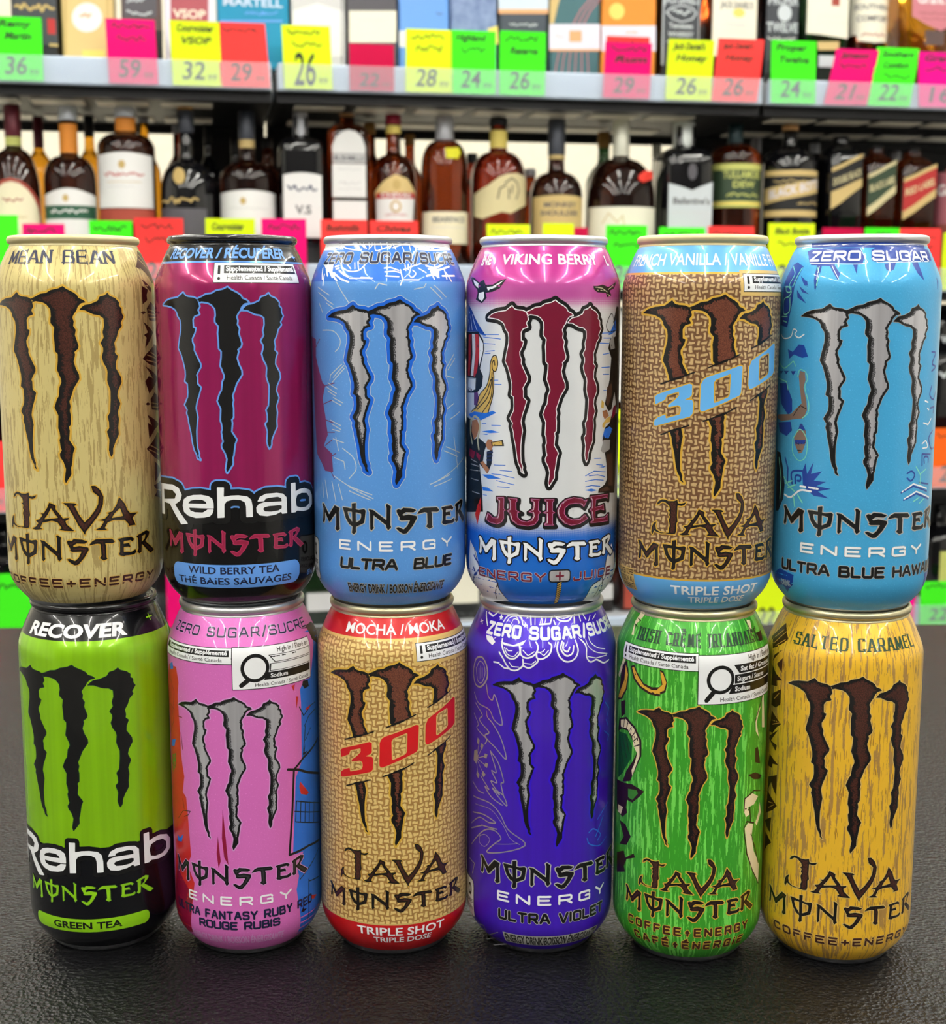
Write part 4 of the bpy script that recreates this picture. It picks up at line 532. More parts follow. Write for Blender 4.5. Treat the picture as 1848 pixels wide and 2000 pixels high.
D5|ink2|0.6|2|20.5,69.8 20.7,75.5 26.9,77.7 33.1,75.9;20.8,62.2 22.5,64.9 27.8,62.9;20.8,61.5 23.2,50.2 28,41.1 34.6,32.9;24.1,70.9 25.5,63.5;21.3,70.9 23.7,69.7;27.3,146.5 25.1,151.9;26.2,108.5 30,115.1 33.3,120.5;25.8,58.4 33.6,43
D5|ink2|0|1|22.4,85.7 27.6,85.7 34.3,82.5 31.9,81.4 26.6,82.8;26.9,96.5 29.3,96.6 32.1,88.3 27.3,90.2;31.1,145.9 37.2,145.9 35.2,142.2 31,142.4
D6|brown2|0|0|-43.1,148.4 -37,142.7 -38.9,140.8 -43.1,138.1 -46.9,136.5 -49,139.7 -52.3,140.2 -46.7,145.2;-37.6,138.1 -40.4,136.9 -44.9,133.9 -46.2,131 -39.4,137.1;-37.8,134.4 -38.1,127.8 -42.1,130.9 -39.9,132.6;-46,129.2 -42.4,126.4 -37.4,124.6 -41.6,123.5 -41.4,121 -46.8,120.2;-38.2,120.6 -38.3,113.7 -42,111.4 -46.1,111.5 -45,116.9;-45.1,109.2 -37.3,105.2 -40.3,103.1 -43.7,99.5 -47.4,99;-39.1,102.2 -46.4,97.4 -47.1,95.9 -39.8,95 -40.7,92.2 -45.5,95.1;-45.7,89.3 -38.2,86.6 -42.7,85.8 -43.2,83.7 -47.7,83.5;-39,81.9 -39,72.4 -41.9,75.2 -43.4,77.2 -46.7,72.8 -46.4,78.7;-46.7,72.2 -38.2,68.1 -41.3,65.1 -48.3,61.2;-42.3,61.5 -43,54.1 -46.9,55.9 -49,57.7;-47.5,53 -41.5,50.1 -45.3,47.3 -48.4,43.4
D6|tan|0.4|1|-46.4,139.1 -39.9,145.4;-44.5,138.3 -38.7,142.1;-48.9,140.4 -42.5,145.5;-43.9,103.3 -38.3,105.6;-44.8,104.9 -40.4,105.6;-43.5,114.8 -39.6,118.4;-45.2,64.9 -40.3,68;-45.5,67.5 -41.5,68.3
C1|brown2|0|0|49.2,151.1 40.1,144.2 44.7,142.6 47.3,141 51.5,137.7 59.1,137.2 59.1,142.3 59.2,145.7 55.8,150.2;40.7,139.2 43.6,138.1 49.3,135.4 48.2,133.7 44.1,135.9;40.4,136.4 45.3,134.8 43.9,132.6 44.3,130.4 40.3,128.7 40.1,132.6;38.7,125.4 41.2,125.9 42.8,125.3 40.6,124.5;47.8,129.8 56.8,126.4 53.2,121.3 45.6,122 43.5,127;40.4,121.5 50,116.8 41.2,110.3 42.6,114.7 40.5,115.9 43.9,116.9;50.5,111.7 42.1,108 38.9,105.9 44.1,103.4 52.7,101.9 57.4,110.3;40.7,102.7 55.5,97.1 43.2,91 41.2,94.5 40.3,96.3 43.2,98.4 47.9,97;39.7,86.7 41.8,87.4 44.1,86.4 41.7,86;49,91.2 59.1,87 56.5,82.6 45.2,84 44.3,88.6;40.9,82.1 54.7,76.9 47.4,75.2 41.9,71.7 41.2,78.6 44.7,77.2;51.1,73.7 42.9,69.3 39.5,67.6 46.3,63.2 54.9,60.4 59.1,71.8;46.2,61.5 56.7,56.7 46.1,52.7 46.5,57.4;44.6,51.2 55.1,52.2 59.1,43.3 44.9,46.5 48.1,48.4
C1|beige2|0.45|1|45.7,147.6 59.1,140.6;48,149.4 59.1,142.3;43.1,143.7 50.7,139.4;44.6,126.5 54,125.3;44.5,124.8 53.7,124.1;45.7,123.1 53.5,123;42.6,107.4 53.4,105.3;41.9,105.2 53.1,103.6;45.9,108.4 53.6,106.4;42.8,68.7 54,65.3;41.6,67.1 52.1,63.7;45.5,86.8 54.7,85.6;46,85.1 54.3,84.2;46.6,49.2 56.4,47.3
C3|white|0.55|1|-48.5,152 -39,154.3 -31.9,155 -26.3,154.3 -22.4,152 -17.4,151 -12.5,150.6;-17.3,154.7 -15.1,153.7 -13.1,151.2 -11.3,150.9;-14.2,154.7 -11.6,152.5 -9.8,151.5;-10.3,154.6 -11.2,153.1 -9,151.2;-8.3,154.6 -7.4,151.2;-6.3,154.6 -6.3,152.4 -7.7,150.9;-5.1,154.6 -4.2,150.5 -0.8,151.1 3.4,152.4;-2.4,154.6 -1.2,151.1;1.1,154.6 1.8,151.8;2.6,151.2 4.1,153.3 5.6,150.9;4.1,151.5 12.8,154;6.4,154 9.6,152.8;9.1,151.8 9.6,149.9;12.8,153.1 12.9,150.6;15.3,153.8 17.3,151.6;16.6,152.9 15.6,150.3;17.1,151 23,151.1;-19.3,146.3 -15.1,143.1;-19.8,143.7 -15.6,142.1 -11.2,142.4 -8.6,144.6;-13.7,145.6 -13.1,143.1;-12.2,145.9 -11.2,142.7;0.1,143.3 2.8,143.6 6.4,142.4;0.4,141.8 4.4,142.1 7,141.5;0.8,140.2 6.2,139.9;7.1,142.7 7.7,138.7 6.7,136.5;8.4,142.7 13.2,144.3 17.2,145.3;12.5,142.5 13.7,141.2 11.8,139.6 10.6,140.6;9.3,144.6 9.4,142.4;10.8,144.9 10.5,142.7;12.2,144.9 11.6,143.1;15.2,143.4 18.6,141.6;-15,139.3 -10,139.3 -4.7,139.3;-9.7,139.6 -6.3,139.4;7.7,138.7 14.7,138.7
C3|white|0.8|1|-26.8,145.1 -26.2,141.9 -21.2,138.4;-24,141.6 -19.1,139 -15.2,137.8;-31.7,144.9 -27.6,140.4;-33.7,143.6 -31,139.2;-21.1,142.5 -17.6,140.6 -15.5,139.9;-24.2,144.1 -21.9,144.4;-23.2,143.2 -21.5,143.4;-29.2,144.2 -24.2,139.7;-30.3,141 -29.8,136.6;19.3,144.4 23.7,143.5 29.1,144.9;20.2,143.2 25.1,142.6 34.2,144.4;18.6,140.3 22.4,141 24.9,139.8;21.1,142.2 22.2,139.1;29.4,143.3 29.4,139.2;27,140.4 36.1,140.6;29.8,142 32.4,138.3;24.2,144.8 24.1,139.8;-27.4,143.2 -23,140.3
C3|white|0|0|-44.9,155.5 -48.5,153.3 -48.4,151.1 -34.2,151 -21.9,151 -24.6,153 -28.3,154.2 -34.5,154 -39,154.6;12.8,153.7 44.7,154.2 44.6,151.3 23.2,150.5 17,150.7;-17.8,154.1 -15.1,154.4 -11.7,150.6 -15.2,150.9;-34.6,145.6 -25.8,145.4 -25,141.6 -28.5,142;20.9,142.9 26.3,143.3 25.1,140.1 21.4,140.4
C3|pale|0.4|1|-21.2,137.7 -15.1,129.6;-33.9,135.9 -25.4,132.6;-33.4,133.7 -27.2,131;-28.1,131 -23.1,128.8;-27.2,129.3 -23.5,127.5;-32.9,129.3 -30.2,125.5;-30.4,118.2 -23.3,118 -19.6,114.8 -20.1,111.5 -22.3,109.6;-18.8,104.5 -25.3,99.9 -25.8,97.7;-17.8,104 -23.7,98.9;-17.5,102.9 -24.5,96.7;-27.1,96.6 -21.5,94.3;-28.1,94.9 -21.9,92.4;-27.2,93.3 -22.3,91.3;-23.8,90.7 -18.7,88.7;-24.7,89.5 -19.4,87.6;-25.7,81.2 -19.9,79.3;-24.9,79.6 -19.6,77.6;-24.5,77.4 -20.3,76.8;-24.2,73.5 -18.3,72.2;-22.6,74.2 -21.2,68.7;-19,69.9 -13.8,66.3 -12.6,61.4 -15.9,57.4;-23.6,65.7 -18.4,64.4 -17.8,61.1;-23.7,57.9 -16.5,54.5 -5.7,51.1;-15.9,54 -5.2,49.5;-15.9,52.3 -6.3,48.9;-30.2,55.6 -28.3,47.9;-25.4,55.5 -23.1,47.3;-21.5,54.7 -19.4,48.2;-32.4,54.2 -31.5,48.1
C3|plum|0|0|-44.3,115.4 -37,114.4 -37.4,107.2 -31.1,96.4 -29,95.4 -31.3,89.7 -29.4,83.2 -27.7,74.9 -30.8,70.2 -25.2,67.3 -24.5,59.5 -30,59.6 -33.4,63.2 -37.7,66.2 -39.1,75.7 -40.6,86.3 -42,103.1
C3|plum|0.4|1|-31.2,94.7 -22.9,96.7;-32.6,86.9 -24.7,89.5;-30.5,81.4 -24.1,80.2;-29.6,75.9 -23.3,76.3;-29.7,70.3 -25,72.9;-37.2,111.1 -32.8,114.5;-27.9,64.8 -22.7,67.5;-26.2,59.9 -23.7,56.8
C3|pale|0.4|1|-3.6,134.9 -2,137.3 1.2,136.5;12.5,134.9 16.9,135.8 17.9,137.3;19.7,135.8 25.8,131;21.7,136.6 28.2,131.8;28.1,102.7 33.5,108.3;29.3,101.9 34.3,106.6;28.1,103.5 28.1,99.5 33.5,98.4;19.3,54.8 30.5,58;21.3,53.8 31.9,56.1;23.4,56.1 44.3,64.1;26.8,68.3 36.9,64.9;28,69.9 38.9,66.4;33.5,73.6 36.8,59.8;28,85.5 33.5,87.7;30.6,81.3 38.9,84"""
FCLAW = Field(CLAW, .3, 2.4); FMON = Field(MONS, .2, 1.8); FJAV = Field(JAVA, .22, 1.4); FREH = Field(REHAB, .25, 4.2); FTHR = Field(N300, .25, 1.2); FJUI = Field(JUICE, .22, 1.6)
RN = np.random.default_rng(3)
def rough_noise(F, amp):
    n = RN.random(F.d.shape); return (n + np.roll(n, 1, 0) + np.roll(n, 1, 1) - 1.5) * amp
def claw_layers(c, style, halo):
    F = FCLAW; M = M_CLAW[c]; d = F.d; cut = None
    if style == 'brown300':
        inv = M_300[c]; U = (F.X * M[0] + M[1] - inv[1]) / inv[0]; V = (F.Y * M[2] + M[3] - inv[3]) / inv[2]
        up = sorted(sum(SLASH[:3], [])); lo = sorted(sum(SLASH[3:], []))
        a = np.interp(U, [p[0] for p in up], [p[1] for p in up]); b = np.interp(U, [p[0] for p in lo], [p[1] for p in lo]); cut = np.minimum(a - V, V - b)
    def lv(f): return amap(level(F, f if cut is None else np.maximum(f, cut)), M)
    L = []
    if halo:
        for w, m in halo: L.append((lv(d - w), m, len(L)))
    k = len(L)
    if style == 'solid': L.append((lv(d + .05), CLAWB, k))
    elif style.startswith('brown'):
        L.append((lv(d), CLAWB, k)); q = np.maximum(d + 1.25, F.shift(1.2, -.3) + .75) + rough_noise(F, .8); L.append((lv(q), BROWN if style != 'brown300' else BROWNL, k + 1))
    elif style == 'claret':
        L.append((lv(d - 1.75), CLAWB, k)); L.append((lv(d - .25), INK['white'], k + 1)); L.append((lv(d + .12), INK['claret'], k + 2))
    else:
        L.append((lv(d - .15), CLAWB, k)); a = np.maximum(d + .75, F.shift(.6, -.2) + .7); L.append((lv(a), SHADE, k + 1)); b = np.maximum(d + .85, F.shift(1.5, -.6) + .7) + rough_noise(F, .3); L.append((lv(b), FOIL, k + 2))
    return L
def letter_layers(F, M, levels):
    L = []
    for w, m in levels: L.append((amap(level(F, F.d - w), M), m, len(L)))
    return L
def warn(c, u0, u1, v0, v1, pre=True):
    """bilingual supplemented-food label"""
    k, w = INK['black'], INK['white']; h = v1 - v0; a = u0 + 1.0 + (3.2 if pre else 0)
    L = [(rect(u0 - .3, u1 + .3, v0 - .3, v1 + .3), k, 0), (rect(u0, u1, v0, v1), w, 1), (rect(a, u1 - 1, v0 + h * .47, v1 - .8), k, 2),
         (text('Supplemented / Supplémenté', a + (.8 if pre else 3.4), u1 - 1.8, v0 + h * .585, h * .26, .03), w, 3), (text('Health Canada / Santé Canada', a + (1.2 if pre else 3.6), u1 - 4.0, v0 + h * .13, h * .235, .004), k, 2)]
    if pre: L += [(strokes([[(u0 + 2.1, v1 - .9), (u0 + 2.1, v0 + h * .42)]], 1.1, joint=False), k, 2), (rrect(u0 + 1.5, u0 + 2.7, v0 + .9, v0 + 2.1, .59), k, 2)]
    return L
def nutrition(u0, u1, v0, v1, lines, filled):
    k, w = INK['black'], INK['white']; h = v1 - v0; W_ = u1 - u0
    L = [(rect(u0 - .3, u1 + .3, v0 - .3, v1 + .3), k, 0), (rect(u0, u1, v0, v1), w, 1)]
    cx, cy, r = u0 + 9.5, v0 + h * .5, 5.4
    L += [(strokes([[(cx + r * math.cos(a), cy + r * math.sin(a)) for a in np.linspace(0, 2 * math.pi, 33)]], 1.5), k, 2), (strokes([[(cx - 3.0, cy - 5.0), (cx - 6.0, cy - h * .5 + 1.6)]], 2.0), k, 2)]
    L.append((text('High in / Élevé en', u1 - 19.5, u1 - 1.6, v1 - h * .155, h * .105, .015), k, 2))
    bh = h * .185
    for i, s in enumerate(lines):
        b1 = v1 - h * .21 - i * (bh + h * .022); b0 = b1 - bh; x0 = cx + 6.6 + (1.4 if i == 0 else -.2 if i == 1 else -1.2); col = k if i in filled else w
        p = [(x0 - (2.2 if i == 0 else 0), b1), (u1 - .7, b1), (u1 - .7, b0), (x0 - (1.8 if i == 2 else -.6 if i == 0 else 0), b0)]
        L.append((fill([p]), k, 2))
        if i not in filled: L.append((fill([[(p[0][0] + .6, b1 - .25), (u1 - .95, b1 - .25), (u1 - .95, b0 + .25), (p[3][0] + .3, b0 + .25)]]), w, 3))
        if s: L.append((text(s, x0 + 1.2, x0 + 1.2 + (8.2 if len(s) < 8 else min(W_ - 20, 1.15 * len(s))), b0 + bh * .25, bh * .52, .025), w if i in filled else k, 3))
    L.append((text('Health Canada / Santé Canada', u0 + 9.4, u1 - 1.8, v0 + h * .045, h * .085, .004), k, 2))
    return L
def shot(c, v, band):
    return [(text('TRIPLE SHOT', -15.2, 25.5, v + 2.5, 3.6, .02), INK['white'], 0), (text('TRIPLE DOSE', -7.8, 19.2, v - 1.2, 2.6, .02), INK['white'], 0)]
def glyph2(txt, u0, u1, v, cap, m, halo=None, hw=.5, gap=.25, w=.17, serif=False, shear=0.0):
    L = []
    if halo is not None: L.append((glyph_text(txt, u0, u1, v, cap, gap, w, serif, shear, hw), halo, 0))
    L.append((glyph_text(txt, u0, u1, v, cap, gap, w, serif, shear), m, 1)); return L
def text2(txt, u0, u1, v, cap, m, halo=None, hw=.03, bold=.02, shear=0.0):
    L = []
    if halo is not None: L.append((text(txt, u0, u1, v, cap, bold, shear, hw), halo, 0))
    L.append((text(txt, u0, u1, v, cap, bold, shear), m, 1)); return L
K, WH = INK['black'], INK['white']
SPEC = {
 'C1': dict(label='pale oat can with wood-grain print and brown claw mark, on the lime can', rim='beige', claw=('brown', [(.75, INK['goldline'])]), mons=[(.5, INK['goldline']), (.14, K), (-.55, BROWN)], java=[(.4, INK['goldline']), (0, K), (-.62, BROWN)],
    flav=glyph2('MEAN BEAN', -25.4, 27.3, 145.4, 4.9, INK['navyink'], gap=.38, w=.2, serif=True), cap=[glyph2('COFFEE+ENERGY', -36, 41.5, 11.6, 3.1, INK['coffee'], INK['tangold'], .6, gap=.75, w=.3)]),
 'C2': dict(label='magenta can with black neck, black foot and black claw mark edged in pale blue', rim='black', claw=('solid', [(.62, INK['skyline'])]), mons=[(.25, INK['magline']), (-.12, INK['berry'])], rehab=True,
    flav=text2('RECOVER / RÉCUPÉRER', -29.5, 32.6, 147.4, 3.9, INK['skyline'], None, 0, .035, .2) + [(glyph_text('+', 38.2, 41.2, 146.6, 3.4), INK['skyline'], 1)],
    cap=[[(rrect(-27.4, 33.5, 11.7, 21.6, 3.6), INK['skyline'], 0), (text('WILD BERRY TEA', -17.9, 22.3, 17.7, 2.9, .02), INK['navyink'], 1), (text('THÉ BAIES SAUVAGES', -24.0, 28.6, 13.2, 2.8, .02), INK['navyink'], 1)], [(text('458 mL', 39.5, 45.5, 13.2, 2.4, .02), INK['skyline'], 0)]], warn=(-2.6, 37.0, 137.6, 145.2)),
 'C3': dict(label='frosty mid-blue can with a silver claw mark outlined in bright blue, upper row', rim='silver', claw=('silver', [(1.75, INK['pale']), (1.5, INK['midblue'])]), mons=[(.55, INK['warmgrey']), (.16, K)],
    flav=glyph2('ZERO SUGAR/SUCRE', -34, 40, 145.6, 3.7, INK['navyink'], INK['pale'], .6, gap=.42, w=.26, shear=.12), cap=[glyph2('ENERGY', -20.9, 31.2, 27.8, 3.4, WH, None, gap=1.15, w=.25), glyph2('ULTRA  BLUE', -20.5, 30.7, 19.9, 3.8, K, INK['warmgrey'], .5, gap=.3, w=.31, shear=.12), text2('ENERGY DRINK / BOISSON ÉNERGISANTE', -17.6, 27.3, 9.5, 3.7, K, INK['warmgrey'], .045, .03)], fact=True),
 'C4': dict(label='white can with pink neck, blue foot, dark red claw mark and ship drawing', rim='silver', claw=('claret', []), mons=[(1.1, INK['midblue']), (.8, K), (.14, WH)], juice=True,
    flav=text2('VIKING BERRY', -22.2, 26.2, 145.0, 4.0, WH, None, 0, .022) + [(text('INE', -36, -28.5, 145.0, 3.7, .03), WH, 1), (text('L', 33, 35.5, 145, 3.7, .03), WH, 1)], cap=[glyph2('ENERGY', -32, .1, 14.5, 3.2, INK['claret'], INK['pale'], .35, gap=.55, w=.24), glyph2('JUICE', 12.6, 35, 14.5, 3.2, INK['claret'], INK['pale'], .35, gap=.6, w=.24),
         [(rrect(1.4, 11.0, 13.9, 19.4, 1.6), K, 2), (rrect(1.9, 10.5, 14.4, 18.9, 1.2), FOIL, 3), (strokes([[(6.2, 15.1), (6.2, 18.2)], [(4.7, 16.65), (7.7, 16.65)]], .8), INK['claret'], 4), (rect(5.2, 7.2, 3.6, 13.9), K, 2), (strokes([[(5.5, y), (6.9, y + .8)] for y in np.arange(4, 13.4, 1.0)], .55), INK['gold'], 3)]]),
 'C5': dict(label='dark burlap-print can with pale blue bands and blue numerals 300', rim='beige', claw=('brown300', [(.75, INK['goldline'])]), mons=[(.55, INK['goldline']), (.14, K), (-.55, BROWN)], java=[(.45, INK['goldline']), (0, K), (-.62, BROWN)], three=('bandblue', 'goldline'),
    flav=text2('FRENCH VANILLA / VANILLE FRANÇAISE', -44.3, 62, 144.5, 4.6, WH, None, 0, .012), cap=[shot('C5', 7.8, None), [(rect(-46.5, -34, 9.0, 18.6), INK['tangold'], 0)] + [(text(s, -46, -34.5, y, 2.3, .02), INK['coffee'], 1) for s, y in (('COATED COFFEE', 15.6), ('BOISSON AU', 12.6), ('SUPPLÉMENTÉ', 9.6))]], warn=(12.4, 52, 134.2, 141.0)),
 'C6': dict(label='sky-blue can with silver claw mark and island drawings', rim='silver', claw=('silver', [(.32, INK['warmgrey'])]), mons=[(.55, INK['warmgrey']), (.16, K)],
    flav=glyph2('ZERO SUGAR', -33.4, 27.6, 146.6, 3.3, WH, INK['deepblue'], .6, gap=.5, w=.27), cap=[glyph2('ENERGY', -29.3, 25.6, 27.3, 3.3, WH, INK['warmgrey'], .3, gap=1.15, w=.25), glyph2('ULTRA BLUE HAWAIIAN', -40, 44, 18.6, 3.8, K, INK['warmgrey'], .5, gap=.35, w=.3, shear=.0), [(text('DRINK', -41.5, -35, 11.0, 2.6, .03), INK['pale'], 3)]]),
 'D1': dict(label='lime-green can with black neck, black foot and black claw mark', rim='black', claw=('solid', [(.2, INK['darkgreen'])]), mons=[(.22, INK['darkgreen']), (0, INK['lime'])], rehab=True,
    flav=text2('RECOVER', -27.8, 23.5, 144.1, 5.0, WH, None, 0, .04, .14) + [(glyph_text('+', 37.2, 41.6, 147.2, 3.6), INK['lime'], 1)], cap=[[(rrect(-27.4, 28.0, 13.0, 19.2, 2.6), INK['lime'], 0), (text('GREEN TEA', -15.9, 15.2, 14.6, 3.0, .03), K, 1)]]),
 'D2': dict(label='pink can with silver claw mark and scrawled red and blue sides, lower row', rim='silver', claw=('silver', [(.7, INK['ashpink'])]), mons=[(.5, INK['ashpink']), (.16, K), (-.5, INK['charcoal'])],
    flav=glyph2('ZERO SUGAR/SUCRE', -35.9, 41.9, 145.2, 3.4, INK['navyink'], INK['ashpink'], .45, gap=.5, w=.2, shear=.05), cap=[glyph2('ENERGY', -24, 24.3, 27.2, 3.3, WH, None, gap=1.15, w=.25), glyph2('ULTRA FANTASY RUBY RED', -34, 37, 20.6, 3.2, INK['navyink'], None, gap=.36, w=.28), glyph2('ROUGE RUBIS', -18, 18.3, 16.0, 3.0, INK['navyink'], None, gap=.36, w=.3), text2('ENERGY DRINK / BOISSON ÉNERGISANTE', -24, 21, 8.6, 3.6, INK['ashpink'], None, 0, .03)], warn=(-40.5, .2, 134.2, 140.6), nopre=True, nutr=(.6, 39.6, 123.2, 140.9, ('', '', 'Sodium'), (2,))),
 'D3': dict(label='tan burlap-print can with red bands and red numerals 300', rim='gold', claw=('brown300', [(.75, INK['goldline'])]), mons=[(.2, INK['goldline']), (.14, K), (-.55, BROWN)], java=[(.2, INK['goldline']), (0, K), (-.62, BROWN)], three=('bandred', 'tangold'),
    flav=text2('MOCHA / MOKA', -22.2, 30.4, 146.1, 4.0, WH, None, 0, .018), cap=[shot('D3', 10.6, None)], warn=(12.4, 52, 135.0, 142.2)),
 'D4': dict(label='deep violet can with silver claw mark and silver paisley swirls', rim='silver', claw=('silver', [(1.15, INK['violetline'])]), mons=[(.55, INK['warmgrey']), (.16, K)],
    flav=glyph2('ZERO SUGAR/SUCRE', -30.5, 46, 144.4, 4.2, WH, INK['violetline'], 1.0, gap=.4, w=.3), cap=[glyph2('ENERGY', -20.6, 32.1, 27.0, 3.6, WH, None, gap=1.1, w=.27), glyph2('ULTRA VIOLET', -19.9, 31, 18.6, 3.8, K, INK['warmgrey'], .5, gap=.4, w=.3), [(rect(-18.8, 29.4, 6.4, 12.0), INK['warmgrey'], 0), (text('ENERGY DRINK/BOISSON ÉNERGISANTE', -18, 28.6, 7.0, 4.3, .03), K, 1)]], fact=True),
 'D5': dict(label='bright green wood-grain can with brown claw mark and nutrition warning label', rim='gold', claw=('brown', [(.55, INK['goldline'])]), mons=[(.55, INK['goldline']), (.14, K), (-.55, BROWN)], java=[(.45, INK['goldline']), (0, K), (-.62, BROWN)],
    flav=glyph2('IRISH CRÈME IRLANDAISE', -33.5, 31, 143.0, 4.8, INK['darkgreen'], None, gap=.36, w=.165, serif=True), cap=[glyph2('COFFEE*ENERGY', -33, 24.7, 16.3, 3.1, INK['coffee'], INK['goldline'], .5, gap=.7, w=.3), glyph2('CAFÉ*ÉNERGIE', -30, 22.5, 10.0, 3.2, INK['coffee'], INK['goldline'], .5, gap=.75, w=.3)], warn=(-41.5, -3.0, 133.2, 140.2), nutr=(-2.7, 40, 119.0, 139.6, ('Sat fat / Gras sat.', 'Sugars / Sucres', 'Sodium'), (0, 1, 2))),
 'D6': dict(label='golden yellow wood-grain can with brown claw mark, lower row under the sky-blue can', rim='gold', claw=('brown', [(.32, INK['tangold'])]), mons=[(.3, INK['tangold']), (0, K), (-.6, BROWN)], java=[(.3, INK['tangold']), (0, K), (-.62, BROWN)],
    flav=glyph2('SALTED CARAMEL', -32.7, 27.2, 141.9, 4.7, INK['darkgreen'], None, gap=.38, w=.175, serif=True), cap=[glyph2('COFFEE+ENERGY', -37, 31, 13.0, 3.0, INK['coffee'], INK['tangold'], .5, gap=.75, w=.3)]),
}
POS = {'C': [(-167.4, 598.1), (-99.3, 595.4), (-33.2, 595.1), (33.0, 596.6), (99.2, 587.6), (165.4, 584.9)], 'D': [(-165.1, 598.5), (-98.9, 595.3), (-32.7, 594.7), (33.4, 595.6), (99.5, 587.6), (165.6, 585.1)]}
ARTL = {}
def smooth(p, n=5):
    if len(p) < 4: return p
    p = np.array(p); q = np.vstack([2 * p[0] - p[1], p, 2 * p[-1] - p[-2]]); out = []
    for i in range(1, len(q) - 2):
        a, b, c, d = q[i - 1:i + 3]
        for k in range(n):
            f = k / n; out.append(tuple(.5 * (2 * b + (c - a) * f + (2 * a - 5 * b + 4 * c - d) * f * f + (3 * b - a - 3 * c + d) * f ** 3)))
    return out + [tuple(q[-2])]
for ln in ART.strip().split('\n'):
    c, col, w, L, s = ln.split('|'); P_ = polys(s)
    ARTL.setdefault(c, []).append((fill(P_) if float(w) == 0 else strokes([smooth(q) for q in P_] if c in ('D4', 'C3', 'C6', 'C4') else P_, float(w)), INK[col], int(L)))
def make_can(c):
    S = SPEC[c]; x, y = POS[c[0]][int(c[1]) - 1]; r = bpy.data.objects.new('drink_can', None); C.objects.link(r)
    r.location = (x * MM, y * MM, .155 if c[0] == 'C' else 0); tag(r, S['label'], 'can', 'stacked drink cans')
    lathe('body', [(a * MM, b * MM) for a, b in BODY], BM[c], r, 128, uv=True)
    rm = METAL[S['rim']]
    lathe('rim', [(a * MM, b * MM) for a, b in ((26.4, 152.4), (26.5, 152.9), (26.1, 153.2), (26.3, 153.7), (27.0, 154.1), (27.3, 154.9), (27.3, 155.8), (26.9, 156.6), (26.2, 157), (25.6, 156.7), (25.3, 156.0), (25.0, 154.9), (22.7, 154.9))], rm, r, 96)
    lathe('lid', [(a * MM, b * MM) for a, b in ((22.7, 154.9), (22.4, 153.7), (14, 153.6), (.01, 153.6))], rm if S['rim'] != 'beige' else METAL['silver'], r, 64)
    tb = [(5 * math.cos(a) * (1.15 if math.sin(a) > 0 else .9), 11 * math.sin(a) * .9 - 2) for a in np.linspace(0, 2 * math.pi, 20, endpoint=False)]
    vv = [(p * MM, q * MM, z * MM) for z in (153.7, 154.5) for p, q in tb]; m_ = len(tb)
    mesh_obj('pull_tab', vv, [tuple(range(m_, 2 * m_)), tuple(reversed(range(m_)))] + [(i, (i + 1) % m_, m_ + (i + 1) % m_, m_ + i) for i in range(m_)], rm, r, smooth=False)
    lathe('base', [(a * MM, b * MM) for a, b in ((26.05, 3.15), (25.3, 2.1), (24.7, 1.0), (24.0, .2), (23.4, 0), (22.7, .5), (20, 4), (.01, 9))], BASEM, r, 96)
    if c in ARTL: decal('side_artwork', ARTL[c], r, base=.03, step=.012)
    decal('claw_emblem', claw_layers(c, *S['claw']), r, base=.09, step=.03)
    if c != 'C4' or True: decal('name_lettering', letter_layers(FMON, M_MONS[c], S['mons']), r, base=.14, step=.03)
    if 'java' in S: decal('style_lettering', letter_layers(FJAV, M_JAVA[c], S['java']), r, base=.14, step=.03)
    if S.get('rehab'):
        M = M_REHAB[c]; e = []
        if c == 'C2': decal('lettering_outline', [(amap(level(FREH, np.maximum(FREH.d - 3.3, 45.5 - FREH.Y)), M), INK['skyline'], 0)], r, base=.055)
        decal('style_lettering', letter_layers(FREH, M, e + [(2.6 if c == 'C2' else 1.9, INK['black']), (0, WH)]), r, base=.13, step=.03)
    if S.get('juice'):
        T = amap(level(FJUI, FJUI.d), [1, 0, 1, 0]); ou = amap(level(FJUI, FJUI.d - .95), [1, .45, 1, -.55]); ou2 = amap(level(FJUI, FJUI.d - .5), [1, 0, 1, 0]); pk = amap(level(FJUI, FJUI.d + .22), [1, 0, 1, 0]); pk2 = amap(level(FJUI, FJUI.d + .34), [1, 0, 1, 0]); hi = amap(level(FJUI, np.maximum(FJUI.d + .5, -(FJUI.shift(.3, -.1) + .5))), [1, 0, 1, 0])
        decal('style_lettering', [(ou, INK['ink'], 0), (ou2, INK['ink'], 1), (T, INK['claret'], 2), (pk, INK['ashpink'], 3), (pk2, INK['claret'], 4), (hi, WH, 5)], r, base=.14, step=.025)
    if 'three' in S:
        M = M_300[c]; a, b = S['three']
        decal('number_emblem', letter_layers(FTHR, M, [(.5, INK[b]), (0, INK[a])]), r, base=.2, step=.03)
        decal('claw_slash', [(amap(np.concatenate([strokes([p], .55, joint=False), strokes([p[1:3]], .95, joint=False)]), M), K, 0) for p in SLASH], r, base=.2)
    decal('flavour_lettering', S['flav'], r, base=.09)
    for q in S['cap']: decal('caption_lettering', q, r, base=.16, step=.03)
    if 'warn' in S:
        if c in ('C5', 'D3'):
            u0, u1, v0, v1 = S['warn']; decal('label_border', [(rect(u0 - 1.6, u1 + 2, v0 - 1.8, v1 + 1.6), INK['tangold'], 0)], r, base=.06)
        decal('warning_label', warn(c, *S['warn'], pre=not S.get('nopre')), r, base=.09)
    if 'nutr' in S: decal('nutrition_label', nutrition(*S['nutr']), r, base=.1)
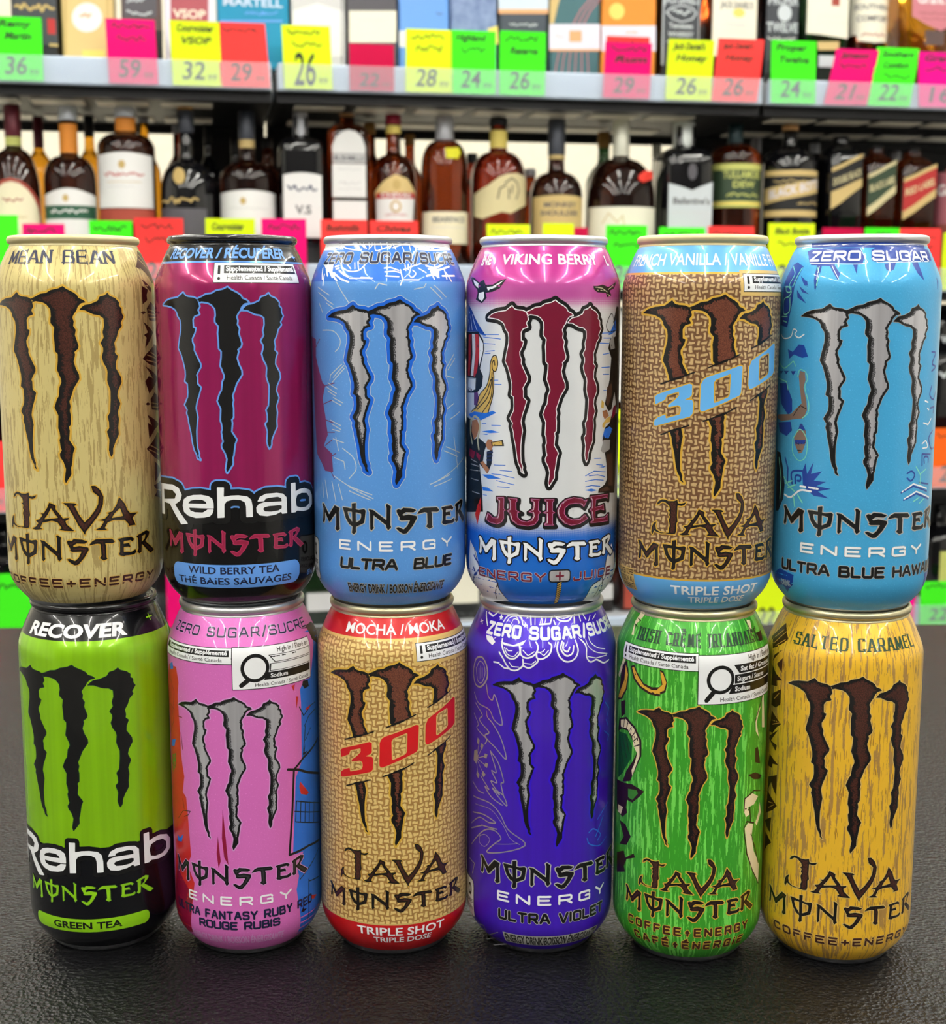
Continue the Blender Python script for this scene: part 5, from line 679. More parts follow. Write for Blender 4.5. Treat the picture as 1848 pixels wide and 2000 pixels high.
    if S.get('fact'):
        decal('calorie_label', [(rrect(-52, -37, 11.5, 30, 2.4), K, 0), (rrect(-51.6, -37.4, 11.9, 29.6, 2.2), WH, 1), (text('0', -43.5, -39.5, 22, 5.2, .03), K, 2), (text('CALORIES', -49, -38.4, 18.6, 1.7, .02), K, 2), (text('PER CAN', -48, -38.4, 15.4, 1.7, .01), K, 2)], r, base=.11)
    return r
for c in ['D%d' % i for i in range(1, 7)] + ['C%d' % i for i in range(1, 7)]: make_can(c)
# ------------------------------------------------------------------ shelving
steel = mat('shelf_steel', (196, 200, 204), .4, .1); dark = mat('dark_steel', (26, 26, 28), .45, .3); railm = mat('price_rail', (186, 202, 222), .3)
rail_clear = bpy.data.materials.new('clear_rail_cover'); rail_clear.use_nodes = True; t = NT(rail_clear)
tr = t.n('ShaderNodeBsdfTransparent'); mx = t.n('ShaderNodeMixShader'); mx.inputs[0].default_value = .17
t.b.inputs['Base Color'].default_value = lin((226, 236, 246)); t.b.inputs['Roughness'].default_value = .18
t.t.links.new(tr.outputs[0], mx.inputs[1]); t.t.links.new(t.b.outputs[0], mx.inputs[2]); t.t.links.new(mx.outputs[0], t.t.nodes['Material Output'].inputs[0])
S0, S1, S2, S3 = B(-700, 150)[0], B(536, 150)[0], B(1497, 175)[0], B(2500, 190)[0]
DEPTH = .36
for k, (a, b) in enumerate(((S0, S1), (S1, S2), (S2, S3))):
    bay = bpy.data.objects.new('shelving_bay', None); C.objects.link(bay); bay.location = W((a + b) / 2, 0, FLOOR); bay.rotation_euler[2] = SA
    tag(bay, ['grey metal shelving bay behind the magenta, oat and frosty blue cans', 'middle grey metal shelving bay with cream wall seen through its back', 'grey metal shelving bay with black back panel, behind the sky-blue can'][k], 'shelving', 'shelving bays along the back')
    h = (b - a) / 2 - .004
    for z in ZB:
        z -= FLOOR
        sh = MB().box(-h, h, .012, DEPTH, z + .006, z + RAIL - .004, bev=.003).box(-h, h, .012, .03, z + .001, z + RAIL - .0045).build('shelf', steel, bay)
        MB().box(-h + .002, h - .002, .004, .012, z, z + RAIL, bev=.002).build('price_rail', railm, sh)
        MB().box(-h + .002, h - .002, -.0035, -.0022, z + .001, z + RAIL - .001).build('clear_cover', rail_clear, sh)
        MB().box(-h, h, .02, DEPTH, z - .016, z + .004).build('shelf_underside', dark, sh)
    for sx in (-h - .002, h - .026):
        MB().box(sx, sx + .028, DEPTH + .004, DEPTH + .034, .04, 2.1, bev=.003).build('upright', dark, bay)
    MB().box(-h, h, -.02, DEPTH + .03, 0, .1, bev=.004).build('base_plinth', steel, bay)
    # underside of the upper shelf: dark pan with two rows of raised cream plates imitating light through slots; cream wall shows through the open back
    zt = ZB[0] - FLOOR; rl = MB(); x = -h + .03
    while x < h - .1:
        for y0, y1 in ((.05, .10), (.235, .30)): rl.box(x, x + .082, y0, y1, zt - .0185, zt - .0155, bev=.0014)
        x += .1
    rl.build('slot_light_plate', mat('slot_light_cream', (250, 244, 226), .5), bay)['kind'] = 'stuff'
    MB().box(-h, h, DEPTH - .004, DEPTH + .004, zt - .03, zt - .014).build('back_rail', dark, bay)
    if k == 2: MB().box(-h, h, DEPTH - .003, DEPTH + .003, ZB[1] - FLOOR, zt - .03, bev=.002).build('back_panel', dark, bay)
    if k == 0: MB().box(h - .16, h, DEPTH - .003, DEPTH + .003, ZB[1] - FLOOR, zt - .03, bev=.002).build('back_panel', dark, bay)
    if k == 1: MB().box(-h, -h + .17, DEPTH - .003, DEPTH + .003, ZB[1] - FLOOR, zt - .03, bev=.002).build('back_panel', dark, bay)
    MB().box(-h, h, DEPTH - .003, DEPTH + .003, .1, ZB[1] - FLOOR - .1, bev=.002).build('lower_back_panel', dark, bay)
# ------------------------------------------------------------------ bottles and cartons
def glass(name, col, tr=.9, rough=.04): return mat('glass_' + name, col, rough, trans=tr, ior=1.45)
GL_AMB = glass('amber', (112, 44, 14)); GL_DK = glass('dark', (52, 22, 14), .8); GL_BLK = mat('glass_black', (14, 14, 17), .06, coat=.5); GL_YEL = glass('honey', (228, 158, 40)); GL_RED = glass('red_amber', (120, 36, 18)); GL_GRN = glass('green', (40, 70, 40), .7); GL_CLR = glass('clear', (235, 238, 240), 1.0); GL_ROSE = glass('rose', (205, 120, 110), .6)
def paper(name, col, rough=.55, metal=0.0): return mat('paper_' + name, col, rough, metal)
PP = {k: paper(k, c) for k, c in dict(white=(232, 232, 230), cream=(236, 228, 196), black=(18, 18, 20), red=(176, 40, 40), green=(30, 84, 60), gold=(196, 168, 104), navy=(28, 40, 84), kraft=(212, 200, 154), tan=(206, 180, 120), rust=(160, 66, 50), olive=(196, 200, 110), dgreen=(46, 66, 46), silver=(204, 212, 216), burg=(92, 16, 32), yel=(226, 222, 40), orange=(226, 140, 44), teal=(16, 136, 176), deepteal=(62, 104, 110), sky=(108, 160, 232), denim=(92, 118, 172), slate=(66, 74, 84), grey=(206, 206, 206), dgrey=(82, 80, 86), rose=(164, 78, 88), mauve=(150, 84, 94), sand=(216, 190, 128), lemon=(236, 214, 110), coral=(232, 58, 44), peach=(228, 170, 120), char=(56, 60, 66), brownish=(84, 66, 62), lightblue=(206, 220, 236), ivory=(238, 234, 214), pinkrose=(196, 120, 130), lilac=(224, 222, 236)).items()}
CAPM = {k: mat('cap_' + k, c, .35, .25) for k, c in dict(burg=(88, 18, 34), silver=(200, 206, 214), black=(18, 18, 20), gold=(186, 140, 70), dkgrey=(62, 66, 76), grey=(176, 178, 184), cream=(232, 232, 214), white=(226, 232, 228), teal=(28, 52, 56), wood=(196, 150, 96), navyg=(70, 78, 92), redcap=(150, 24, 50)).items()}
PROF = dict(cognac=[(1, 0), (1, .36), (.93, .45), (.62, .58), (.36, .68), (.29, .74), (.27, .97)], std=[(1, 0), (1, .60), (.95, .66), (.7, .72), (.4, .765), (.32, .79), (.3, .97)], round=[(.86, 0), (1, .2), (1, .42), (.88, .57), (.55, .68), (.34, .72), (.3, .75), (.28, .97)], buff=[(1, 0), (1, .48), (.95, .55), (.6, .66), (.34, .74), (.27, .78), (.27, .97)],
            slope=[(1, 0), (1, .40), (.9, .48), (.55, .62), (.32, .72), (.27, .78), (.26, .97)], boxy=[(1, 0), (1, .66), (.97, .71), (.7, .745), (.4, .765), (.36, .78), (.34, .97)], stump=[(1, 0), (1, .46), (.93, .54), (.66, .61), (.36, .65), (.3, .67), (.29, .97)], orb=[(.9, 0), (1, .12), (1, .3), (.9, .46), (.62, .57), (.3, .63), (.22, .66), (.2, .97)], walker=[(1, 0), (1, .72), (.92, .79), (.68, .84), (.4, .86), (.32, .87), (.3, .97)], tallb=[(1, 0), (1, .78), (.93, .85), (.7, .90), (.4, .93), (.34, .95), (.34, .98)])
class TurnSurf:
    band = None
    def __init__(s, R, shape): s.R = R; s.shape = shape; s.du = R * .09
    def map(s, u, v, off):
        th = u / s.R; k = np.array([s.shape(a) for a in th]) if s.shape else np.ones(len(th)); r = s.R * k + off * 6
        n = np.stack([np.sin(th), -np.cos(th), 0 * th], 1)
        if s.shape: n = np.stack([np.sign(np.sin(th)) * np.abs(np.sin(th)) ** 4, -np.cos(th) ** 1, 0 * th], 1); n /= np.linalg.norm(n, axis=1)[:, None]
        return np.stack([r * np.sin(th), -r * np.cos(th), v], 1) * MM, n
class FlatSurf:
    band = None; du = 1e9
    def __init__(s, y): s.y = y
    def map(s, u, v, off):
        n = np.zeros((len(u), 3)); n[:, 1] = -1
        return np.stack([u, s.y - off * 6, v], 1) * MM, n
def scribble(x0, x1, y, h, seed=0):
    """an unreadable line of small print"""
    R_ = random.Random(seed + int(x0) * 7 + int(y)); p = []; x = x0
    while x < x1: p.append((x, y - R_.uniform(0, h))); x += h * R_.uniform(.25, .5)
    return [p] if len(p) > 1 else []
def print_on(parent, name, items, X, base=.03):
    """items: ('p', colour, px polygon) | ('t', colour, text, x0, x1, baseline, cap) | ('s', colour, x0, x1, y, h) | ('l', colour, width, px line)"""
    conv, surf, sc = X; L = []
    for k, it in enumerate(items):
        if it[0] == 'p': L.append((fill([[conv(*q) for q in p] for p in polys(it[2])]), it[1], k))
        elif it[0] == 't':
            u0, v = conv(it[3], it[5]); u1, _ = conv(it[4], it[5]); T = text(it[2], u0, u1, v, it[6] * sc, .025)
            if len(it) > 7: T[:, :, 1] += (T[:, :, 0] - u0) * it[7]
            L.append((T, it[1], k))
        elif it[0] == 's': L.append((strokes([[conv(*q) for q in p] for p in scribble(*it[2:])], it[5] * sc * .3, joint=False), it[1], k))
        elif it[0] == 'l': L.append((strokes([[conv(*q) for q in p] for p in polys(it[3])], it[2] * sc), it[1], k))
    return decal(name, L, parent, surf, base=base, step=.012)
PW = PP
def bottle(label, xc, w, ytop, shelf, prof, gm, capc, ycap, prints=(), depth=.085, sq=None, neck=None, group='bottles on the middle shelf', cat='bottle', dome=None):
    s, zt = B(xc, ytop, depth); s0 = B(xc - w / 2, ytop, depth)[0]; s1 = B(xc + w / 2, ytop, depth)[0]; R = (s1 - s0) / 2 * .965; zb = ZB[shelf] + RAIL - .0032; zt = min(zt, ZB[shelf - 1] - .022) if shelf else zt; H = zt - zb
    pf = PROF[prof]
    if dome:  # measured shoulder and neck heights, domed shoulder
        ysh, ynk, rn = dome; fs = (B(xc, ysh, depth)[1] - zb) / H; fn = min(.93, (B(xc, ynk, depth)[1] - zb) / H)
        pf = [(1, 0), (1, fs * .5), (1, fs)] + [(rn + (1 - rn) * math.cos(a) ** .9, fs + (fn - fs) * math.sin(a)) for a in (.35, .7, 1.0, 1.25, 1.45)] + [(rn, fn + .01), (rn * .96, .97)]
    pr = [(a * R, b * H) for a, b in pf]
    sh = squarish(5) if sq else None
    # round off the profile
    P_ = []
    for i, (a, b) in enumerate(pr):
        if 0 < i < len(pr) - 1:
            for tt in (.72, 1.0, ):
                pa = pr[i - 1]; P_.append((pa[0] + (a - pa[0]) * tt, pa[1] + (b - pa[1]) * tt)) if tt < 1 else None
            pn = pr[i + 1]; P_.append(((a * 2 + pr[i - 1][0] * .2 + pn[0] * .2) / 2.4, (b * 2 + pr[i - 1][1] * .2 + pn[1] * .2) / 2.4)); P_.append((a + (pn[0] - a) * .28, b + (pn[1] - b) * .28))
        else: P_.append((a, b))
    P_ = [(.001, 0)] + P_ + [(.001, P_[-1][1])]
    body = lathe('bottle', P_, gm, None, 40, shape=sh); body.location = W(s, depth, zb); body.rotation_euler[2] = SA; tag(body, label, cat, group)
    nr = [a for a, b in pf][-1] * R * 1.12; hc = B(xc, ycap, depth)[1] - zb
    lathe('cap', [(nr, hc), (nr * 1.02, hc + (H - hc) * .1), (nr * 1.02, H - .002), (nr * .92, H), (.001, H)], CAPM[capc], body, 28)
    mm = 1000.0; Rm = R * mm
    def conv(px, py):
        x = max(-.985, min(.985, (px - xc) / (w / 2))); z = (B(xc, py, depth)[1] - zb) * mm
        return (Rm * (math.atan(x) if sq else math.asin(x)), z)
    sc = (B(xc, ytop, depth)[1] - B(xc, ytop + 10, depth)[1]) * mm / 10
    if neck:
        y0, y1, nm = neck; z0, z1 = B(xc, y1, depth)[1] - zb, B(xc, y0, depth)[1] - zb
        lathe('neck_label', [(nr * .98, z0), (nr * .98, z1)], nm, body, 28)
    grp = [[]]
    for it in prints:
        if it[0] == 'n': grp.append([])
        else: grp[-1].append(it)
    for k, g in enumerate(grp):
        if g: print_on(body, 'label' if k == 0 else 'tag', g, (conv, TurnSurf(Rm, sh), sc), base=.06)
    return body
p_ = PP
def R4(x0, x1, y0, y1): return '%g,%g %g,%g %g,%g %g,%g' % (x0, y0, x1, y0, x1, y1, x0, y1)
def lens(x0, x1, y0, y1, sag=6): return ' '.join('%g,%g' % (x0 + (x1 - x0) * k / 8, y0 - sag * math.sin(math.pi * k / 8)) for k in range(9)) + ' ' + ' '.join('%g,%g' % (x1 - (x1 - x0) * k / 8, y1) for k in range(2) for k in (k * 8,))
def oval(cx, cy, rx, ry): return ' '.join('%g,%g' % (cx + rx * math.cos(k * math.pi / 10), cy + ry * math.sin(k * math.pi / 10)) for k in range(20))
bottle('squat dark bottle with burgundy capsule and round red-edged cream label', 22, 104, 196, 1, 'cognac', GL_DK, 'burg', 268, [('p', p_['rust'], oval(20, 425, 56, 74)), ('p', p_['cream'], oval(20, 428, 51, 70)), ('s', p_['rust'], 0, 42, 398, 9), ('s', p_['gold'], -8, 50, 430, 5)], neck=(268, 302, p_['olive']), dome=(385,292,.30))
bottle('dark bottle with silver-green capsule and white label crossed by a green band', 130, 108, 186, 1, 'cognac', GL_DK, 'silver', 236, [('p', p_['white'], lens(78, 182, 385, 470, 14)), ('p', p_['green'], R4(79, 181, 404, 430)), ('s', p_['white'], 92, 170, 420, 9), ('p', p_['gold'], oval(124, 390, 6, 7))], neck=(243, 312, p_['orange']), dome=(352,306,.33))
bottle('broad dark-brown bottle with big white label and red foot strip', 243, 118, 198, 1, 'std', GL_DK, 'silver', 230, [('p', p_['white'], lens(186, 296, 308, 409, 6)), ('p', p_['rust'], R4(186, 298, 411, 440)), ('s', p_['red'], 200, 280, 349, 8), ('s', p_['gold'], 205, 275, 361, 3), ('s', p_['grey'], 205, 260, 370, 3), ('p', p_['gold'], oval(236, 326, 7, 8))], neck=(232, 262, p_['orange']), dome=(292,262,.34))
bottle('tall black bottle with slim grey neck, gold-topped cap and gold lettering', 362, 112, 212, 1, 'slope', GL_BLK, 'dkgrey', 260, [('s', p_['gold'], 310, 384, 401, 12), ('p', p_['dgrey'], R4(308, 400, 410, 470)), ('n',), ('p', p_['gold'], oval(346, 348, 12, 16))], neck=(211, 222, CAPM['gold']), dome=(378,316,.27))
bottle('dark bottle with long black neck and white label, behind the yellow note', 480, 114, 184, 1, 'stump', GL_DK, 'dkgrey', 274, [('p', p_['white'], lens(424, 536, 380, 470, 5)), ('p', p_['gold'], oval(468, 396, 6, 7)), ('s', p_['grey'], 440, 520, 412, 4)], neck=(274, 290, p_['tan']), dome=(352,318,.27))
bottle('square-shouldered bottle with silver foil neck and white label in blue print', 586, 92, 202, 1, 'std', GL_BLK, 'grey', 276, [('p', p_['white'], lens(542, 628, 346, 466, 5)), ('s', p_['navy'], 553, 616, 376, 11), ('t', p_['dgrey'], 'V.S', 570, 602, 420, 16)], sq=1, dome=(292,270,.3))
bottle('slim square amber bottle with tall arch-topped white label', 677, 84, 182, 1, 'boxy', GL_AMB, 'wood', 226, [('p', p_['white'], '640,303 640,290 650,272 664,261 676,258 690,261 703,272 711,290 711,303'), ('p', p_['grey'], R4(641, 711, 304, 322)), ('t', p_['dgrey'], 'BUSHMILLS', 645, 707, 318, 10), ('p', p_['white'], R4(640, 712, 324, 388)), ('s', p_['grey'], 652, 700, 336, 4), ('s', p_['grey'], 655, 700, 364, 6), ('s', p_['grey'], 655, 700, 374, 4), ('n',), ('p', p_['white'], R4(641, 713, 395, 440))], sq=1, dome=(268,238,.34))
bottle('round amber bottle with dark red capsule, gold collar and crest label', 768, 90, 208, 1, 'round', GL_AMB, 'redcap', 244, [('p', p_['sand'], '727,378 745,356 765,344 790,352 808,378 806,390 728,390'), ('p', p_['white'], '729,390 806,388 802,430 800,470 736,470 730,440'), ('p', p_['red'], '730,380 806,378 806,390 729,391'), ('t', p_['white'], 'CHIVAS', 738, 798, 388, 8), ('p', p_['gold'], oval(766, 406, 11, 12)), ('p', p_['white'], oval(766, 406, 7, 8)), ('s', p_['red'], 745, 790, 424, 4), ('p', p_['gold'], oval(768, 364, 8, 10))], neck=(246, 262, p_['lemon']), dome=(352,304,.32))
bottle('rounded dark amber bottle with silver capsule and small yellow tag', 868, 94, 204, 1, 'buff', GL_AMB, 'grey', 278, [('p', p_['cream'], R4(822, 916, 416, 478)), ('t', p_['dgrey'], 'BEARFACE', 838, 902, 436, 10), ('s', p_['grey'], 835, 905, 448, 3), ('n',), ('p', p_['yel'], '862,294 890,292 894,302 888,314 864,313')], dome=(330,276,.36))
bottle('broad red-brown bottle with torn kraft label showing a dark animal', 974, 110, 194, 1, 'buff', GL_RED, 'black', 246, [('p', p_['kraft'], '922,383 944,366 965,350 980,344 1000,342 1022,348 1026,362 1027,400 1010,408 988,420 970,417 950,424 935,430 922,424'), ('l', p_['brownish'], 3, '976,362 990,352 1002,360 1006,376 1000,392;962,392 966,372 978,366;984,372 984,392;992,366 990,380')], neck=(256, 290, p_['lemon']), dome=(352,298,.3))
bottle('round dark bottle with black neck and plain cream two-line label', 1088, 104, 216, 1, 'stump', GL_DK, 'dkgrey', 304, [('p', p_['tan'], lens(1038, 1136, 388, 470, 4)), ('t', p_['dgrey'], 'MONKEY', 1054, 1118, 408, 10), ('t', p_['dgrey'], 'SHOULDER', 1048, 1122, 424, 10)], neck=(302, 312, p_['tan']), dome=(384,338,.3))
bottle('fat faceted bottle with tall cream wax neck and red tag', 1214, 136, 228, 1, 'orb', GL_DK, 'cream', 308, [('p', p_['ivory'], R4(1144, 1282, 408, 476)), ('l', p_['tan'], 2, '1165,440 1175,420 1190,438 1200,425 1204,450'), ('n',), ('p', p_['coral'], '1230,348 1244,338 1262,338 1266,352 1240,361 1230,356')], dome=(392,312,.22))
bottle('dark navy bottle with white cap and chevron-topped silver label', 1337, 102, 232, 1, 'std', GL_BLK, 'white', 290, [('p', p_['silver'], '1287,362 1338,376 1388,358 1388,470 1287,470'), ('t', p_['dgrey'], "Ballantine's", 1300, 1376, 402, 12), ('s', p_['grey'], 1298, 1378, 420, 3), ('n',), ('p', p_['dgrey'], oval(1338, 340, 9, 16))], sq=1, dome=(322,290,.38))
bottle('brown bottle with dark green cap and green label in yellow print', 1438, 98, 228, 1, 'boxy', GL_AMB, 'teal', 282, [('p', p_['olive'], R4(1391, 1487, 324, 408)), ('p', p_['dgreen'], R4(1391, 1487, 336, 396)), ('t', p_['olive'], 'TULLAMORE', 1402, 1476, 352, 14), ('t', p_['olive'], 'DEW', 1418, 1462, 370, 12), ('s', p_['olive'], 1408, 1472, 388, 8), ('p', p_['lemon'], R4(1391, 1487, 398, 403))], dome=(312,284,.27))
bottle('black bottle with wooden stopper and slanting gold and black label', 1545, 106, 236, 1, 'std', GL_BLK, 'wood', 256, [('p', p_['tan'], R4(1493, 1598, 337, 426)), ('p', p_['black'], R4(1493, 1598, 348, 414)), ('p', p_['tan'], '1493,372 1598,348 1598,374 1493,402'), ('t', p_['lilac'], 'BLACK BOTTLE', 1497, 1594, 392, 16, .2), ('s', p_['tan'], 1502, 1560, 361, 6), ('s', p_['tan'], 1540, 1592, 404, 6)], dome=(326,290,.27))
for i, (xc, w, yt, lab, cA, cB, txt, gm) in enumerate(((1643, 72, 266, 'black square bottle with slanting black and gold strip label', 'black', 'tan', '', GL_BLK), (1712, 66, 286, 'square amber bottle with slanting black strip label', 'dgreen', 'kraft', 'BLACK LABEL', GL_AMB), (1783, 76, 292, 'square amber bottle with slanting red strip label', 'red', 'tan', 'RED LABEL', GL_AMB))):
    h = w / 2; a = xc - h + 2; b = xc + h - 2; y = (340, 352, 360)[i]; d = 30
    it = [('p', p_[cB], '%g,%g %g,%g %g,%g %g,%g' % (a, y - 8, b, y - 8 - d, b, y + 44 - d * .6, a, y + 72)), ('p', p_[cA], '%g,%g %g,%g %g,%g %g,%g' % (a, y, b, y - d, b, y + 34 - d * .8, a, y + 50 - (12 if i == 0 else -6)))]
    it += [('t', p_['kraft'], txt or 'DOUBLE BLACK', a + 5, b - 4, y + 26, 13, .42)]
    bottle(lab, xc, w, yt, 1, 'tallb', gm, 'black', yt + 6, it, sq=1)
bottle('pinkish-red bottle with round white mark, beside the red strip bottle', 1864, 82, 300, 1, 'std', GL_ROSE, 'black', 330, [('p', p_['mauve'], R4(1812, 1892, 340, 440)), ('t', p_['white'], "Grant's", 1826, 1884, 384, 20)])
for lab, xc, w, yt, gm, cc, yc in (('yellow-necked bottle with burgundy capsule standing in the second row', 73, 62, 228, GL_YEL, 'burg', 290), ('honey-coloured bottle with black cap behind the white-labelled bottle', 172, 62, 214, GL_YEL, 'black', 268), ('honey-coloured clear bottle right of the broad white-label bottle', 279, 66, 220, GL_YEL, 'grey', 240), ('amber bottle with clear shoulder beside the tall black bottle', 346, 60, 244, GL_RED, 'grey', 262), ('dark bottle standing behind the tall black bottle', 405, 50, 245, GL_BLK, 'black', 280), ('small dark bottle between two black-necked bottles', 459, 56, 268, GL_BLK, 'black', 300), ('amber bottle standing behind the silver-foil bottle', 522, 60, 268, GL_AMB, 'black', 290),
    ('amber bottle behind the arch-label bottle', 722, 70, 240, GL_AMB, 'gold', 262), ('slim amber bottle behind the crest-label bottle', 800, 60, 262, GL_AMB, 'gold', 285), ('red-amber bottle behind the yellow-tagged bottle', 922, 62, 300, GL_RED, 'black', 320), ('amber bottle behind the torn-label bottle', 1036, 64, 330, GL_AMB, 'grey', 345), ('dark bottle behind the fat faceted bottle', 1180, 70, 258, GL_GRN, 'gold', 290), ('slim pale-capped bottle between the faceted and chevron-label bottles', 1283, 52, 282, GL_GRN, 'cream', 310), ('dark bottle behind the green-label bottle', 1478, 58, 270, GL_BLK, 'grey', 300), ('dark bottle behind the black stoppered bottle', 1592, 56, 280, GL_BLK, 'silver', 300), ('dark amber bottle behind the strip-label bottles', 1680, 54, 300, GL_AMB, 'grey', 320), ('dark amber bottle behind the red strip bottle', 1750, 54, 296, GL_AMB, 'grey', 318)):
    bottle(lab, xc, w, yt, 1, 'std', gm, cc, yc, depth=.20, group='second row of bottles')
# ---- upper shelf
def carton(label, x0, x1, ytop, face, prints, depth=.05, group='cartons on the upper shelf'):
    xc = (x0 + x1) / 2; s0, _ = B(x0, 100, depth); s1, _ = B(x1, 100, depth); zb = ZB[0] + RAIL - .0032; H = B(xc, ytop, depth)[1] - zb; w = s1 - s0 - .002
    o = MB().box(-w / 2, w / 2, 0, w * .95, 0, H, bev=.003).build('carton', face, None); o.location = W((s0 + s1) / 2, depth, zb); o.rotation_euler[2] = SA; tag(o, label, 'box', group)
    MB().box(-w / 2 + .004, w / 2 - .004, .004, w * .95 - .004, H, H + .0015).build('lid_flap', face, o)
    conv = lambda px, py: ((B(px, py, depth)[0] - (s0 + s1) / 2) * 1000, (B(px, py, depth)[1] - zb) * 1000)
    sc = (B(xc, 0, depth)[1] - B(xc, 10, depth)[1]) * 100
    if prints: print_on(o, 'printed_panel', prints, (conv, FlatSurf(0), sc), base=.03)
    return o
UG = 'bottles on the upper shelf'
bottle('black bottle with arched gold lettering and red label corner', 58, 104, -330, 0, 'tallb', GL_BLK, 'black', -300, [('p', p_['char'], R4(14, 106, -60, 96)), ('s', p_['gold'], 14, 100, 32, 16), ('p', p_['red'], R4(82, 100, 44, 74)), ('p', p_['gold'], R4(84, 106, 92, 97))], sq=1, group=UG)
carton('gold carton with round white emblem on the upper shelf', 122, 226, -300, p_['sand'], [('p', p_['white'], oval(170, 34, 30, 29)), ('s', p_['peach'], 156, 184, 38, 14), ('p', p_['lemon'], R4(160, 204, 98, 118)), ('l', p_['gold'], 4, '210,-20 210,118;128,-20 128,118')])
carton('dark purple-brown carton left of the wine-red boxed bottle', 238, 318, -280, p_['brownish'], [('p', p_['dgrey'], R4(242, 306, -40, 34)), ('s', p_['silver'], 247, 284, 4, 9), ('s', p_['silver'], 247, 300, 30, 10), ('p', p_['black'], R4(240, 318, 60, 118))])
carton('lilac-white carton with dusty red panel marked VSOP', 322, 424, -320, p_['lilac'], [('p', p_['rose'], R4(333, 407, -60, 112)), ('t', p_['ivory'], 'VSOP', 338, 402, 34, 16)])
carton('teal-blue carton with white lettering', 425, 566, -300, p_['teal'], [('t', p_['lightblue'], 'MARTELL', 436, 552, 10, 16), ('s', p_['sky'], 478, 546, 30, 8), ('p', p_['sky'], R4(430, 552, 39, 43))])
carton('light grey carton behind the tall yellow note', 569, 676, -300, p_['grey'], [('p', p_['white'], '572,20 620,6 672,22 672,110 572,110'), ('p', p_['dgrey'], R4(667, 669, -20, 126))])
carton('charcoal carton with wide cream band', 677, 777, -300, p_['dgrey'], [('p', p_['ivory'], R4(682, 774, 21, 83)), ('s', p_['grey'], 700, 756, 42, 6), ('p', p_['slate'], R4(680, 776, 84, 126))])
carton('plain sky-blue carton behind a yellow note', 779, 878, -310, p_['sky'], [('p', p_['white'], R4(780, 796, 60, 92)), ('s', p_['denim'], 852, 866, 30, 6)])
dn = paper('denim_mottle', (92, 118, 172)); t = NT(dn); tc = t.n('ShaderNodeTexCoord').outputs['Object']; t.t.links.new(t.mix(t.noise(tc, 60, 3), lin((62, 84, 140)), lin((160, 180, 214))), t.b.inputs['Base Color'])
carton('mottled denim-blue carton beside the plain sky-blue one', 880, 972, -310, dn, [('p', p_['lemon'], '952,56 972,50 974,86 966,86')])
carton('slate carton with white top and orange line', 975, 1070, -310, p_['slate'], [('p', p_['lightblue'], R4(974, 1071, -80, 18)), ('p', p_['peach'], R4(974, 1071, 18, 27)), ('s', p_['silver'], 995, 1050, 52, 7)])
carton('deep teal carton with copper swirl lines and white band', 1074, 1172, -310, p_['deepteal'], [('p', p_['tan'], '1074,0 1100,-20 1090,10 1082,46 1074,46')] + [('l', p_['pinkrose'], 2.5, '%g,46 %g,20 %g,-10 %g,-40' % (1120 + k * 10, 1134 + k * 10, 1160 + k * 10, 1200 + k * 10)) for k in range(3)] + [('p', p_['lilac'], R4(1073, 1172, 47, 97)), ('p', p_['peach'], R4(1073, 1172, 96, 100)), ('p', p_['peach'], R4(1112, 1136, 60, 82)), ('s', p_['grey'], 1084, 1104, 74, 8)] + [('l', p_['pinkrose'], 2, '%g,142 %g,120 %g,101' % (1084 + k * 13, 1088 + k * 12, 1092 + k * 11)) for k in range(6)])
carton('orange carton with yellow sun and white band', 1174, 1282, -310, p_['orange'], [('p', p_['lemon'], oval(1205, 22, 15, 16)), ('p', p_['lilac'], R4(1175, 1281, 50, 100)), ('s', p_['peach'], 1222, 1246, 66, 5)])
bottle('square bottle with dark grey label and white ornate print', 1326, 88, -330, 0, 'tallb', GL_BLK, 'black', -300, [('p', p_['char'], R4(1284, 1366, -90, 136)), ('t', p_['silver'], "JACK DANIEL'S", 1286, 1364, 16, 18), ('l', p_['silver'], 2.5, '1294,34 1306,24 1326,20 1346,24 1356,34 1346,46 1326,52 1306,46 1294,34'), ('s', p_['silver'], 1306, 1346, 40, 12), ('t', p_['silver'], 'Tennessee', 1300, 1348, 64, 10), ('t', p_['silver'], 'WHISKEY', 1298, 1350, 80, 9), ('s', p_['silver'], 1296, 1352, 94, 6), ('l', p_['silver'], 2, '1286,-20 1286,134;1364,-20 1364,134')], sq=1, group=UG)
bottle('square bottle with pale cream honey label', 1428, 106, -330, 0, 'tallb', GL_AMB, 'black', -300, [('p', p_['ivory'], R4(1378, 1478, -90, 120)), ('t', p_['dgrey'], "JACK DANIEL'S", 1396, 1464, 27, 12), ('p', p_['lemon'], oval(1434, 36, 12, 9)), ('t', p_['grey'], 'Tennessee', 1408, 1448, 62, 7), ('s', p_['grey'], 1404, 1452, 74, 4)], sq=1, group=UG)
bottle('black-labelled bottle with white capitals', 1526, 78, -330, 0, 'tallb', GL_BLK, 'black', -300, [('p', p_['char'], R4(1490, 1562, -90, 150)), ('t', p_['silver'], 'PROPER', 1495, 1560, 18, 18), ('p', p_['silver'], oval(1529, 34, 14, 16)), ('t', p_['silver'], 'TWELVE', 1492, 1560, 70, 18), ('s', p_['grey'], 1496, 1556, 88, 8)], sq=1, group=UG)
